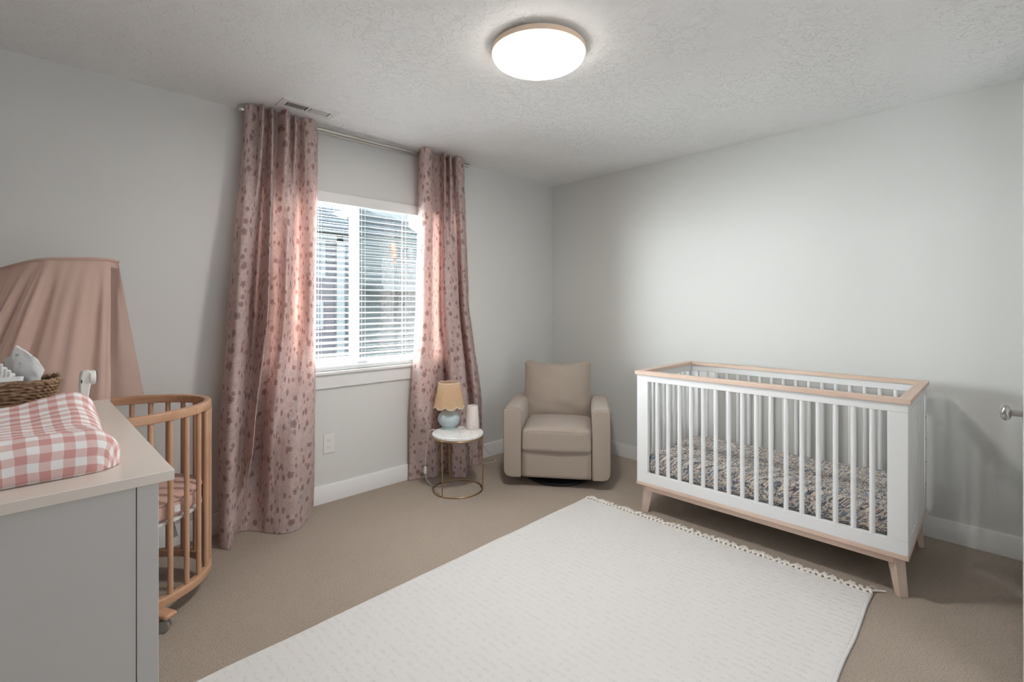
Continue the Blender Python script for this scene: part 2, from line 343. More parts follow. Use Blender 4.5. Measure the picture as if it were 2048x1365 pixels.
# ---------------------------------------------------------------- geometry helpers
class B:
    """collects shapes into ONE mesh"""
    def __init__(s): s.v = []; s.f = []; s.uv = None
    def add(s, vs, fs):
        k = len(s.v); s.v += [tuple(v) for v in vs]; s.f += [tuple(i + k for i in f) for f in fs]; return s
    def box(s, x0, x1, y0, y1, z0, z1, rz=0, piv=None):
        vs = [(x, y, z) for x in (x0, x1) for y in (y0, y1) for z in (z0, z1)]
        if rz:
            px, py = piv or ((x0 + x1) / 2, (y0 + y1) / 2)
            vs = [(px + (x - px) * cos(rz) - (y - py) * sin(rz), py + (x - px) * sin(rz) + (y - py) * cos(rz), z) for x, y, z in vs]
        return s.add(vs, [(0, 1, 3, 2), (4, 6, 7, 5), (0, 4, 5, 1), (2, 3, 7, 6), (0, 2, 6, 4), (1, 5, 7, 3)])
    def tube(s, pts, r, n=10, closed=False, caps=True, sx=1.0):
        pts = [Vector(p) for p in pts]; m = len(pts); vs = []; fs = []
        rs = r if isinstance(r, (list, tuple)) else [r] * m
        prev = None
        for i in range(m):
            if closed: t = pts[(i + 1) % m] - pts[i - 1]
            else: t = pts[min(i + 1, m - 1)] - pts[max(i - 1, 0)]
            t.normalize()
            if prev is None:
                a = Vector((0, 0, 1)) if abs(t.z) < 0.9 else Vector((1, 0, 0))
                u = t.cross(a).normalized()
            else: u = (prev - t * prev.dot(t)).normalized()
            prev = u; w = t.cross(u)
            for k in range(n):
                an = 2 * pi * k / n
                vs.append(pts[i] + (u * cos(an) * sx + w * sin(an)) * rs[i])
        for i in range(m if closed else m - 1):
            j = (i + 1) % m
            for k in range(n):
                l = (k + 1) % n; fs.append((i * n + k, i * n + l, j * n + l, j * n + k))
        if caps and not closed:
            fs.append(tuple(range(n - 1, -1, -1))); fs.append(tuple((m - 1) * n + k for k in range(n)))
        return s.add(vs, fs)
    def lathe(s, prof, n=40, c=(0, 0, 0)):
        vs = []; fs = []
        for r, z in prof:
            for k in range(n):
                a = 2 * pi * k / n; vs.append((c[0] + r * cos(a), c[1] + r * sin(a), c[2] + z))
        for i in range(len(prof) - 1):
            for k in range(n):
                l = (k + 1) % n; fs.append((i * n + k, i * n + l, (i + 1) * n + l, (i + 1) * n + k))
        if prof[0][0] > 1e-5: fs.append(tuple(range(n - 1, -1, -1)))
        if prof[-1][0] > 1e-5: fs.append(tuple((len(prof) - 1) * n + k for k in range(n)))
        return s.add(vs, fs)
    def prism(s, poly, a0, a1, axis='y'):
        n = len(poly)
        f = {'y': lambda p, a: (p[0], a, p[1]), 'x': lambda p, a: (a, p[0], p[1]), 'z': lambda p, a: (p[0], p[1], a)}[axis]
        vs = [f(p, a0) for p in poly] + [f(p, a1) for p in poly]
        fs = [tuple(range(n)), tuple(range(2 * n - 1, n - 1, -1))] + [(i, i + n, (i + 1) % n + n, (i + 1) % n) for i in range(n)]
        return s.add(vs, fs)
    def grid(s, P, closed=False, uv=None):
        """P rows of points"""
        m, n = len(P), len(P[0]); vs = [p for r in P for p in r]; fs = []
        for i in range(m - 1):
            for j in range(n if closed else n - 1):
                k = (j + 1) % n; fs.append((i * n + j, i * n + k, (i + 1) * n + k, (i + 1) * n + j))
        if uv is not None: s.uv = [q for r in uv for q in r]
        return s.add(vs, fs)
    def rbox(s, c, size, r, seg=10, fn=None):
        """rounded, subdivided box, fn displaces points"""
        hx, hy, hz = [k / 2 for k in size]; r = min(r, hx, hy, hz)
        bm = bmesh.new(); bmesh.ops.create_cube(bm, size=2)
        bmesh.ops.subdivide_edges(bm, edges=bm.edges[:], cuts=seg, use_grid_fill=True)
        vs = []
        for v in bm.verts:
            q = [math.copysign(abs(k) ** 0.8 if abs(k) < 1 else 1.0, k) for k in v.co]
            p = Vector((q[0] * hx, q[1] * hy, q[2] * hz))
            inn = Vector((max(-hx + r, min(hx - r, p.x)), max(-hy + r, min(hy - r, p.y)), max(-hz + r, min(hz - r, p.z))))
            d = p - inn
            if d.length > 1e-9:
                # map cube shell to rounded shell
                m = max(abs(d.x), abs(d.y), abs(d.z)); d = d.normalized() * r if m > r * 0.999 else d.normalized() * r
                p = inn + d
            if fn: p = Vector(fn(p, hx, hy, hz))
            vs.append(p + Vector(c))
        bm.verts.index_update(); fs = [tuple(v.index for v in f.verts) for f in bm.faces]; bm.free()
        return s.add(vs, fs)

def obj(name, b, mat, parent=None, smooth=False, bevel=0.0, bseg=2, autosmooth=None):
    me = bpy.data.meshes.new(name); me.from_pydata(b.v, [], b.f)
    bm = bmesh.new(); bm.from_mesh(me); bmesh.ops.recalc_face_normals(bm, faces=bm.faces[:]); bm.to_mesh(me); bm.free()
    if b.uv is not None:
        ul = me.uv_layers.new(name='UVMap')
        for l in me.loops:
            if l.vertex_index < len(b.uv): ul.data[l.index].uv = b.uv[l.vertex_index]
    me.materials.append(M[mat] if isinstance(mat, str) else mat)
    if smooth:
        for p in me.polygons: p.use_smooth = True
    if autosmooth: me.set_sharp_from_angle(angle=R(autosmooth))
    o = bpy.data.objects.new(name, me); C.objects.link(o)
    if parent: o.parent = parent
    if bevel:
        m = o.modifiers.new('bevel', 'BEVEL'); m.width = bevel; m.segments = bseg; m.limit_method = 'ANGLE'; m.angle_limit = R(40)
        for p in me.polygons: p.use_smooth = True
        me.set_sharp_from_angle(angle=R(35))
        m.harden_normals = False
    return o
def tag(o, label, cat, group=None, kind=None):
    o['label'] = label; o['category'] = cat
    if group: o['group'] = group
    if kind: o['kind'] = kind
    return o
def thing(name, label, cat, loc=(0, 0, 0), rz=0, group=None):
    o = bpy.data.objects.new(name, None); C.objects.link(o); o.location = loc; o.rotation_euler = (0, 0, rz)
    o.empty_display_size = 0.1
    return tag(o, label, cat, group)
def struct(o): o['kind'] = 'structure'; return o
def sempty(name, loc=(0, 0, 0)):
    o = bpy.data.objects.new(name, None); C.objects.link(o); o.location = loc; o['kind'] = 'structure'; return o
def dup(o, loc, rot=None, parent=None):
    c = o.copy(); C.objects.link(c); c.location = loc
    if rot is not None: c.rotation_euler = rot
    if parent: c.parent = parent
    return c
def cat(P, n):
    """Catmull-Rom through tuple list, n samples per span"""
    out = []
    for i in range(len(P) - 1):
        p0, p1, p2, p3 = P[max(i - 1, 0)], P[i], P[i + 1], P[min(i + 2, len(P) - 1)]
        for k in range(n):
            t = k / n
            out.append(tuple(0.5 * (2 * b + (c - a) * t + (2 * a - 5 * b + 4 * c - d) * t * t + (3 * b - a - 3 * c + d) * t ** 3) for a, b, c, d in zip(p0, p1, p2, p3)))
    out.append(tuple(P[-1])); return out
def ss(a, b, x):
    t = max(0, min(1, (x - a) / (b - a))); return t * t * (3 - 2 * t)
def lp(a, b, t): return a + (b - a) * t
def rpoly(pts, rads, n=5):
    """polygon with rounded corners"""
    out = []; m = len(pts)
    for i in range(m):
        p = Vector(pts[i]); a = Vector(pts[i - 1]); c = Vector(pts[(i + 1) % m]); r = rads[i]
        if r <= 0: out.append(tuple(p)); continue
        u = (a - p).normalized(); w = (c - p).normalized(); s0 = p + u * r; s1 = p + w * r
        for k in range(n + 1):
            t = k / n; out.append(tuple((1 - t) ** 2 * s0 + 2 * t * (1 - t) * p + t * t * s1))
    return out

# ================================================================= STRUCTURE
struct(obj('floor', B().box(WX0 - .1, WX1 + .1, WY0 - .1, WY1 + .02, -0.12, 0), 'carpet'))
struct(obj('ceiling', B().box(WX0 - .1, WX1 + .1, WY0 - .1, WY1 + .1, WZ, WZ + 0.1), 'ceil'))
wx0, wx1, wz0, wz1 = WN
T = 0.14
b = B().box(WX0 - .1, wx0, WY1, WY1 + T, 0, WZ).box(wx1, WX1 + .1, WY1, WY1 + T, 0, WZ).box(wx0, wx1, WY1, WY1 + T, 0, wz0 - .02).box(wx0, wx1, WY1, WY1 + T, wz1, WZ)
struct(obj('wall_north', b, 'wall'))
struct(obj('wall_east', B().box(WX1, WX1 + .1, WY0 - .1, WY1, 0, WZ), 'wall'))
struct(obj('wall_west', B().box(WX0 - .1, WX0, WY0 - .1, WY1, 0, WZ), 'wall'))
struct(obj('wall_south', B().box(WX0, WX1, WY0 - .1, WY0, 0, WZ), 'wall'))
struct(obj('wall_entry', B().box(ENX, ENX + .11, WY0, -0.075, 0, WZ).box(ENX + .11, WX1, -0.17, -0.075, 0, WZ), 'wall'))
def base_prof(d=0.014, h=0.116): return [(0, 0), (d, 0), (d, h - .006), (d - .004, h), (0, h)]
struct(obj('baseboard_north', B().prism([(WY1 - a, z) for a, z in base_prof()], WX0, WX1, 'x'), 'trim', bevel=0.001))
struct(obj('baseboard_east', B().prism([(WX1 - a, z) for a, z in base_prof()], -0.07, WY1 - .014, 'y'), 'trim', bevel=0.001))
struct(obj('baseboard_west', B().prism([(WX0 + a, z) for a, z in base_prof()], WY0, WY1 - .014, 'y'), 'trim', bevel=0.001))

# open entry door, seen edge-on at the right of the picture
d1 = sempty('door_1', (2.33, -0.003, 0))
obj('door_slab', B().box(0, 0.76, -0.035, 0, 0.012, 2.03), 'trim', d1, bevel=0.0015)
k = obj('door_knob', B().lathe([(0.0, 0.0), (0.030, 0.0), (0.029, 0.0012), (0.013, 0.0016), (0.0105, 0.003), (0.0105, 0.027), (0.014, 0.0275), (0.020, 0.0295), (0.0245, 0.0325), (0.0275, 0.0365), (0.0287, 0.041), (0.0280, 0.0455), (0.0255, 0.0497), (0.0215, 0.0530), (0.0150, 0.0555), (0.0075, 0.0567), (0.0, 0.057)], 36), 'knobmetal', d1, smooth=True, autosmooth=50)
k.rotation_euler = (R(-90), 0, 0); k.location = (0.07, 0.0, 0.93)
for z in (0.25, 1.02, 1.8): obj('hinge', B().tube([(0.763, -0.039, z - .045), (0.763, -0.039, z + .045)], 0.006, 8), 'knobmetal', d1)

# window
w1 = sempty('window_1', (0, WY1, 0))
FY0, FY1 = 0.062, 0.135
b = B().box(wx0, wx0 + .04, FY0, FY1, wz0, wz1).box(wx1 - .04, wx1, FY0, FY1, wz0, wz1).box(wx0, wx1, FY0, FY1, wz0, wz0 + .045).box(wx0, wx1, FY0, FY1, wz1 - .02, wz1)
obj('window_frame', b, 'vinyl', w1, bevel=0.002)
mx0, mx1 = onY(701, WY1 + .08), onY(722, WY1 + .08)
b = B().box(mx0, mx0 + .045, FY0 + .01, FY0 + .04, wz0 + .045, wz1 - .045).box(wx0 + .04, wx0 + .075, FY0 + .01, FY0 + .04, wz0 + .045, wz1 - .045)
b.box(wx0 + .075, mx0, FY0 + .01, FY0 + .04, wz0 + .045, wz0 + .08).box(wx0 + .075, mx0, FY0 + .01, FY0 + .04, wz1 - .045, wz1 - .02)
obj('sash', b, 'vinyl', w1, bevel=0.002)
b = B().box(mx1 - .04, mx1, FY0 + .042, FY1 - .005, wz0 + .045, wz1 - .045).box(mx1, wx1 - .04, FY0 + .042, FY1 - .005, wz0 + .045, wz0 + .06)
obj('sash', b, 'vinyl', w1, bevel=0.002)
obj('glass_pane', B().box(wx0 + .075, mx0, FY0 + .024, FY0 + .028, wz0 + .08, wz1 - .045), 'glass', w1)
obj('glass_pane', B().box(mx1, wx1 - .04, FY0 + .055, FY0 + .059, wz0 + .06, wz1 - .02), 'glass', w1)
obj('insect_screen', B().add([(mx1, FY1 - .003, wz0 + .06), (wx1 - .04, FY1 - .003, wz0 + .06), (wx1 - .04, FY1 - .003, wz1 - .02), (mx1, FY1 - .003, wz1 - .02)], [(0, 1, 2, 3)]), 'screen', w1)
obj('window_sill', B().box(wx0, wx1, -0.030, FY0, wz0 - .02, wz0), 'trim', w1, bevel=0.004)
obj('apron', B().box(wx0, wx1, -0.014, 0, wz0 - .11, wz0 - .02), 'trim', w1, bevel=0.002)
obj('head_casing', B().box(wx0 - .03, wx1 + .03, -0.016, -.0005, wz1 - .066, wz1 + .004), 'trim', w1, bevel=0.002)

# ================================================================= WINDOW BLIND
bl = thing('window_blind', 'white horizontal slat blind hanging open in the window between the curtains', 'blind', (0, WY1, 0))
bx0, bx1 = wx0 + .008, wx1 - .008
obj('headrail', B().box(bx0, bx1, 0.004, 0.056, wz1 - .045, wz1 - .002), 'slat', bl, bevel=0.002)
nsl = 26; zt = wz1 - .108; zb = wz0 + .062
sl = B()
prof = [(-.025, 0.0), (-.012, .0012), (0, .0016), (.012, .0012), (.025, 0.0), (.025, .0018), (.012, .0030), (0, .0034), (-.012, .0030), (-.025, .0018)]
sl.prism([(y, z - .0024) for y, z in prof], bx0, bx1, 'x')
s0 = obj('slat', sl, 'slat', bl, smooth=True, autosmooth=40)
for i in range(nsl):
    z = lp(zt, zb, i / (nsl - 1)); loc = (0, 0.030, z); rot = (R(6.5), 0, 0)
    if i == 0: s0.location = loc; s0.rotation_euler = rot
    else: dup(s0, loc, rot, bl)
obj('bottom_rail', B().box(bx0, bx1, 0.006, 0.054, wz0 + .012, wz0 + .028), 'slat', bl, bevel=0.003)
for px in (641, 728, 809):
    x = onY(px, WY1 + .02)
    b = B()
    for yy in (0.0045, 0.0555): b.tube([(x, yy, wz1 - .05), (x, yy, wz0 + .026)], 0.0009, 5)
    obj('ladder_cord', b, 'plastic', bl)
obj('tilt_wand', B().tube([(1.13, -0.006, wz1 - .05), (1.13, -0.006, 1.35)], 0.004, 8), 'plastic', bl)

# ================================================================= CURTAIN ROD
RY = WY1 - .085; RZ = 2.418
rod = thing('curtain_rod', 'brushed nickel double curtain rod mounted just under the ceiling above the window', 'curtain rod', (0, RY, RZ))
xl, xr = onY(486, RY), onY(934, RY)
def xtube(x0, x1, r, y=0, z=0, n=16): return B().tube([(x0, y, z), (x1, y, z)], r, n)
obj('front_rod', xtube(xl, xr, 0.0085), 'nickel', rod, smooth=True, autosmooth=40)
obj('rear_rod', xtube(xl + .02, xr - .02, 0.0065, 0.05, 0.0), 'nickel', rod, smooth=True, autosmooth=40)
for x, s_ in ((xl, -1), (xr, 1)):
    b = B().lathe([(0.0, -.014), (.013, -.014), (.0155, -.011), (.0155, .010), (.012, .014), (0, .014)], 24)
    e = obj('end_cap', b, 'nickel', rod, smooth=True, autosmooth=40); e.rotation_euler = (0, R(90), 0); e.location = (x + s_ * .008, 0, 0)
for x in (xl + .10, xr - .10):
    obj('bracket', B().box(x - .012, x + .012, -0.012, 0.084, -0.012, -0.006).box(x - .018, x + .018, 0.078, 0.085, -0.035, 0.025), 'nickel', rod, bevel=0.002)

# ================================================================= CURTAINS
def curtain(label, levels, seed, name='curtain'):
    """levels: list of (z, [(X,Y)...]) from top to bottom, the same number of fold points at each"""
    n = 9; rows = []; NV = 84
    dense = [(z if not isinstance(z, list) else z, cat(P, n)) for z, P in levels]
    zs = [d[0] for d in dense]
    m = len(dense[0][1])
    # cloth u from arclength at the third level
    ref = dense[2][1]; U = [0.0]
    for i in range(1, m): U.append(U[-1] + sqrt((ref[i][0] - ref[i - 1][0]) ** 2 + (ref[i][1] - ref[i - 1][1]) ** 2) * 1.0)
    ztop = zs[0]; zbot = zs[-1]
    P = []; UV = []
    for r in range(NV + 1):
        t = r / NV; z = lp(ztop, zbot, t)
        k = 0
        while k < len(zs) - 2 and z < zs[k + 1]: k += 1
        f = (zs[k] - z) / (zs[k] - zs[k + 1]); f = lp(f, f * f * (3 - 2 * f), 0.3)
        row = []; uvr = []
        for j in range(m):
            a, c = dense[k][1][j], dense[k + 1][1][j]
            x, y = lp(a[0], c[0], f), lp(a[1], c[1], f)
            w = 0.006 * ss(0, .3, 1 - abs(t - .5) * 2)
            nx = mn.noise(Vector((U[j] * 9 + seed, z * 2.2, seed))) * 0.006
            ny = mn.noise(Vector((U[j] * 14 + seed, z * 6.0, 3 + seed))) * 0.007
            lim = WY1 - 0.020 - .026 * (ss(.60, .76, z) - ss(.92, 1.1, z))
            y2 = min(y + nx + ny, lim)
            if z < 0.12: y2 = min(y2, WY1 - .020)
            row.append((x + nx * .3, y2, z + (0.0 if r < NV else 0)))
            uvr.append((U[j] * 1.15, z))
        P.append(row); UV.append(uvr)
    b = B().grid(P, uv=UV)
    o = obj(name, b, 'curtain', None, smooth=True)
    return tag(o, label, 'curtain', 'curtains on the window rod')
def Lv(z, pts, fl=False):
    return (z, [(onY(px, y), y) for px, y in pts])
D = WY1 - 3.177
topL = [(487, 3.12), (491, 3.057), (503, 3.037), (515, 3.05), (526, 2.976), (531, 3.076), (545, 3.003), (553, 3.078), (574, 2.962), (582, 3.078), (591, 3.023), (599, 3.078), (611, 3.023), (628, 3.023), (636, 3.12)]
midL = [(457, 3.14), (458, 3.076), (470, 2.968), (487, 2.96), (499, 3.055), (512, 3.142), (537, 2.902), (537, 3.127), (551, 3.152), (571, 2.96), (583, 3.069), (596, 3.152), (608, 3.04), (622, 2.968), (632, 3.12)]
lowL = [(440, 3.12), (437, 3.011), (450, 2.902), (468, 2.881), (484, 2.946), (498, 2.866), (506, 2.837), (505, 3.098), (522, 3.142), (538, 2.968), (560, 2.917), (585, 2.866), (606, 2.895), (624, 2.997), (630, 3.14)]
botL = []
for px, py in [(441, 1068), (437, 1082), (440, 1096), (449, 1101), (459, 1099), (467, 1086), (473, 1070), (490, 1063), (512, 1064), (532, 1067), (556, 1069), (584, 1066), (606, 1052), (620, 1030), (625, 1013)]:
    x, y = onF(px, py); botL.append((x, min(y, WY1 - .022)))
curtain('dusty pink flowered curtain left of the window, beside the oval wooden crib',
        [Lv(2.436, topL), Lv(2.33, [(p, y) for p, y in topL]), Lv(1.30, midL), Lv(0.52, lowL), (0.004, botL)], 1.3)
topR = [(838, 3.12), (842, 3.037), (852, 2.982), (863, 2.996), (866, 3.072), (873, 3.078), (881, 3.07), (890, 2.969), (893, 3.076), (901, 2.996), (906, 3.078), (911, 3.023), (920, 2.996), (927, 3.043), (929, 3.13)]
midR = [(831, 3.14), (833, 3.098), (845, 2.997), (859, 2.989), (868, 3.091), (875, 3.152), (882, 3.142), (887, 2.997), (897, 2.953), (908, 2.982), (918, 3.011), (916, 3.152), (924, 3.04), (932, 3.011), (938, 3.13)]
lowR = [(821, 3.145), (822, 3.098), (836, 2.997), (852, 2.985), (868, 2.997), (880, 3.127), (893, 3.152), (899, 3.04), (908, 2.985), (922, 2.985), (936, 2.985), (936, 3.142), (948, 3.026), (957, 3.011), (963, 3.12)]
botR = []
for px, py in [(817, 958), (818, 962), (838, 959), (858, 957), (874, 955), (882, 943), (893, 946), (898, 950), (906, 955), (920, 956), (933, 955), (938, 938), (945, 932), (955, 931), (964, 929)]:
    x, y = onF(px, py); botR.append((x, min(y, WY1 - .022)))
curtain('long dusty pink flowered curtain right of the window, hanging behind the small round side table',
        [Lv(2.436, topR), Lv(2.33, topR), Lv(1.30, midR), Lv(0.52, lowR), (0.004, botR)], 5.1)

# ================================================================= CEILING THINGS
vt = thing('air_vent', 'white rectangular air vent in the ceiling above the left curtain', 'vent', (1.137, 2.902, WZ), 0.0)
vl, vw = 0.318, 0.142
b = B()
hx_, hy_, ix_, iy_ = vl / 2, vw / 2, vl / 2 - .034, vw / 2 - .036
for q in ([(-hx_, -hy_), (hx_, -hy_), (ix_, -iy_), (-ix_, -iy_)], [(hx_, -hy_), (hx_, hy_), (ix_, iy_), (ix_, -iy_)],
          [(hx_, hy_), (-hx_, hy_), (-ix_, iy_), (ix_, iy_)], [(-hx_, hy_), (-hx_, -hy_), (-ix_, -iy_), (-ix_, iy_)]):
    b.prism(q, -.006, 0, 'z')
b.box(-.007, .007, -iy_, iy_, -.0058, 0)
obj('vent_frame', b, 'vent', vt)
obj('duct_shade_plate', B().box(-vl / 2 + .03, vl / 2 - .03, -vw / 2 + .03, vw / 2 - .03, -.0008, -.0002), 'dark', vt)  # dark plate put in for the shade of the duct
ls = B().add([(-.0062, -.036, -.0055), (.0015, -.036, -.0008), (.0015, .036, -.0008), (-.0062, .036, -.0055), (-.0052, -.036, -.0062), (.0025, -.036, -.0015), (.0025, .036, -.0015), (-.0052, .036, -.0062)],
             [(0, 1, 2, 3), (7, 6, 5, 4), (0, 4, 5, 1), (1, 5, 6, 2), (2, 6, 7, 3), (3, 7, 4, 0)])
l0 = obj('louver', ls, 'vent', vt)
xs = [-.112 + i * .0105 for i in range(10)]; xs2 = [.018 + i * .0105 for i in range(10)]
l0.location = (xs[0], 0, 0)
for x in xs[1:]: dup(l0, (x, 0, 0), None, vt)
for x in xs2: dup(l0, (x, 0, 0), (0, 0, pi), vt)
for x in (-vl / 2 + .014, vl / 2 - .014): obj('screw', B().lathe([(0, -.0075), (.003, -.007), (.0035, -.006), (.0035, -.004)], 10, (x, 0, 0)), 'grey', vt)

lc = onF(1077, 112, 2.41)
cl = thing('ceiling_light', 'round glowing white flush ceiling light with pale wood ring', 'ceiling light', (lc[0] - .003, lc[1] - .003, WZ))
RL = 0.208
obj('base_plate', B().lathe([(RL * .9, -.0), (RL * .9, -.018)], 48), 'plastic', cl)
obj('wood_ring', B().lathe([(RL * .88, -.014), (RL, -.014), (RL, -.036), (RL * .96, -.038)], 64), 'ringwood', cl, smooth=True, autosmooth=40)
pr = [(RL * .985, -.036), (RL * .975, -.046)]
for k in range(1, 13):
    a = k / 12 * pi / 2; pr.append((RL * .97 * cos(a), -.046 - .048 * sin(a)))
df = obj('diffuser', B().lathe(pr, 64), 'lampglass', cl, smooth=True)
dl = light('ceiling_light_glow', 'AREA', (cl.location.x, cl.location.y, WZ - .0965), (0, 0, 0), 9, (1.0, 0.97, 0.94), shape='DISK', size=.22)

# ================================================================= WALL OUTLET
ox = (onY(646, WY1) + onY(670, WY1)) / 2
ol = thing('wall_outlet', 'white double wall outlet low on the wall under the window', 'outlet', (ox, WY1, 0.383))
obj('cover_plate', B().box(-.038, .038, -.006, 0, -.062, .062), 'plastic', ol, bevel=0.003)
for z in (-.022, .022):
    pl = obj('socket', B().prism(rpoly([(-.0165, z - .014), (.0165, z - .014), (.0165, z + .014), (-.0165, z + .014)], [.007] * 4), -.0085, -.005, 'y'), 'plastic', ol, bevel=0.0008)
    obj('slot', B().box(-.008, -.006, -.0090, -.0080, z - .002, z + .006).box(.006, .008, -.0090, -.0080, z - .002, z + .006).box(-.002, .002, -.0090, -.0080, z - .010, z - .006), 'grey', pl)

# ================================================================= RUG
def rug():
    A = Vector((*onF(1172, 1000), 0)); Bc = Vector((*onF(1742, 1193), 0)); Cc = Vector((*onF(385, 1365), 0))
    o = thing('rug', 'cream woven rug with knotted fringe lying on the carpet before the white crib', 'rug', (A.x, A.y, 0), 0)
    u = (Bc - A); wd = u.length; u.normalize()           # along the fringe edge
    ang = atan2(u.y, u.x) + pi / 2                        # local -Y = u
    o.rotation_euler = (0, 0, ang)
    L = (Cc - A).length + .03
    n, m = 90, 64; P = []
    H = 0.011
    def pt(i, j):
        x = -L * i / n; y = -wd * j / m
        ey = 0.006 * mn.noise(Vector((x * 4, j, 0))) if j in (0, m) else 0
        z = H + 0.0012 * mn.noise(Vector((x * 6, y * 6, 1)))
        return (x, y + ey - (0.0 if j else 0), z)
    P = [[pt(i, j) for j in range(m + 1)] for i in range(n + 1)]
    b = B().grid(P)
    # rolled edges down to the carpet
    for side in (0, m):
        row = [P[i][side] for i in range(n + 1)]
        b.tube([(x, y + (0.0 if side == 0 else 0.0), 0.0075) for x, y, z in row], 0.0075, 8)
    for row in (P[0], P[-1]): b.tube([(x, y, 0.0065) for x, y, z in row], 0.0055, 8)
    obj('woven_body', b, 'rug', o, smooth=True)
    # tassels : a loop pair that is knotted, then a short frayed tuft
    def tassel(seed):
        rnd = random.Random(seed); t = B()
        h = 0.0125
        for s_ in (-1, 1):
            t.tube(cat([(0, s_ * h * .75, .006), (.008, s_ * h * .95, .012), (.018, s_ * h * .55, .013), (.030, -s_ * h * .35, .012), (.038, -s_ * h * .3, .010)], 4), .0066, 8)
        t.rbox((.025, 0, .011), (.018, .021, .018), .008, 3)
        for q in range(4):
            a = rnd.uniform(-.7, .7); ll = rnd.uniform(.012, .022)
            t.tube([(.034, rnd.uniform(-.004, .004), .009), (.036 + ll * .5 * cos(a), ll * .5 * sin(a), .009 + rnd.uniform(0, .006)), (.036 + ll * cos(a), ll * sin(a), rnd.uniform(.005, .014))], [.0056, .0054, .003], 6)
        return t
    protos = [obj('tassel', tassel(k_), 'yarn', o, smooth=True) for k_ in range(4)]
    N = 62; used = 0
    rnd = random.Random(3)
    for k_ in range(N):
        y = -wd * (k_ + .5) / N; a = rnd.uniform(-.3, .3); sc = rnd.uniform(.9, 1.12)
        loc = (-.002, y, 0)
        if used < 4: q = protos[used]; q.location = loc; q.rotation_euler = (0, 0, a); used += 1
        else: q = dup(protos[rnd.randrange(4)], loc, (0, 0, a), o)
        q.scale = (sc, sc, sc)
    # left end of the rug : the few tassels at the picture's lower edge
    for k_ in range(6):
        dup(protos[k_ % 4], (-L + .002, -.012 - .026 * k_, 0), (0, 0, pi + rnd.uniform(-.3, .3)), o)
    # stray loose yarns
    b = B().tube(cat([(.03, -wd + .02, .01), (.06, -wd + .005, .02), (.05, -wd - .012, .012), (.025, -wd - .004, .012)], 5), .0016, 5)
    b.tube(cat([(.02, -wd + .01, .008), (.045, -wd - .008, .008), (.07, -wd - .03, .005), (.078, -wd - .045, .004)], 5), [.0045] * 15 + [.002], 6)
    obj('loose_yarn', b, 'yarn', o, smooth=True)
rug()

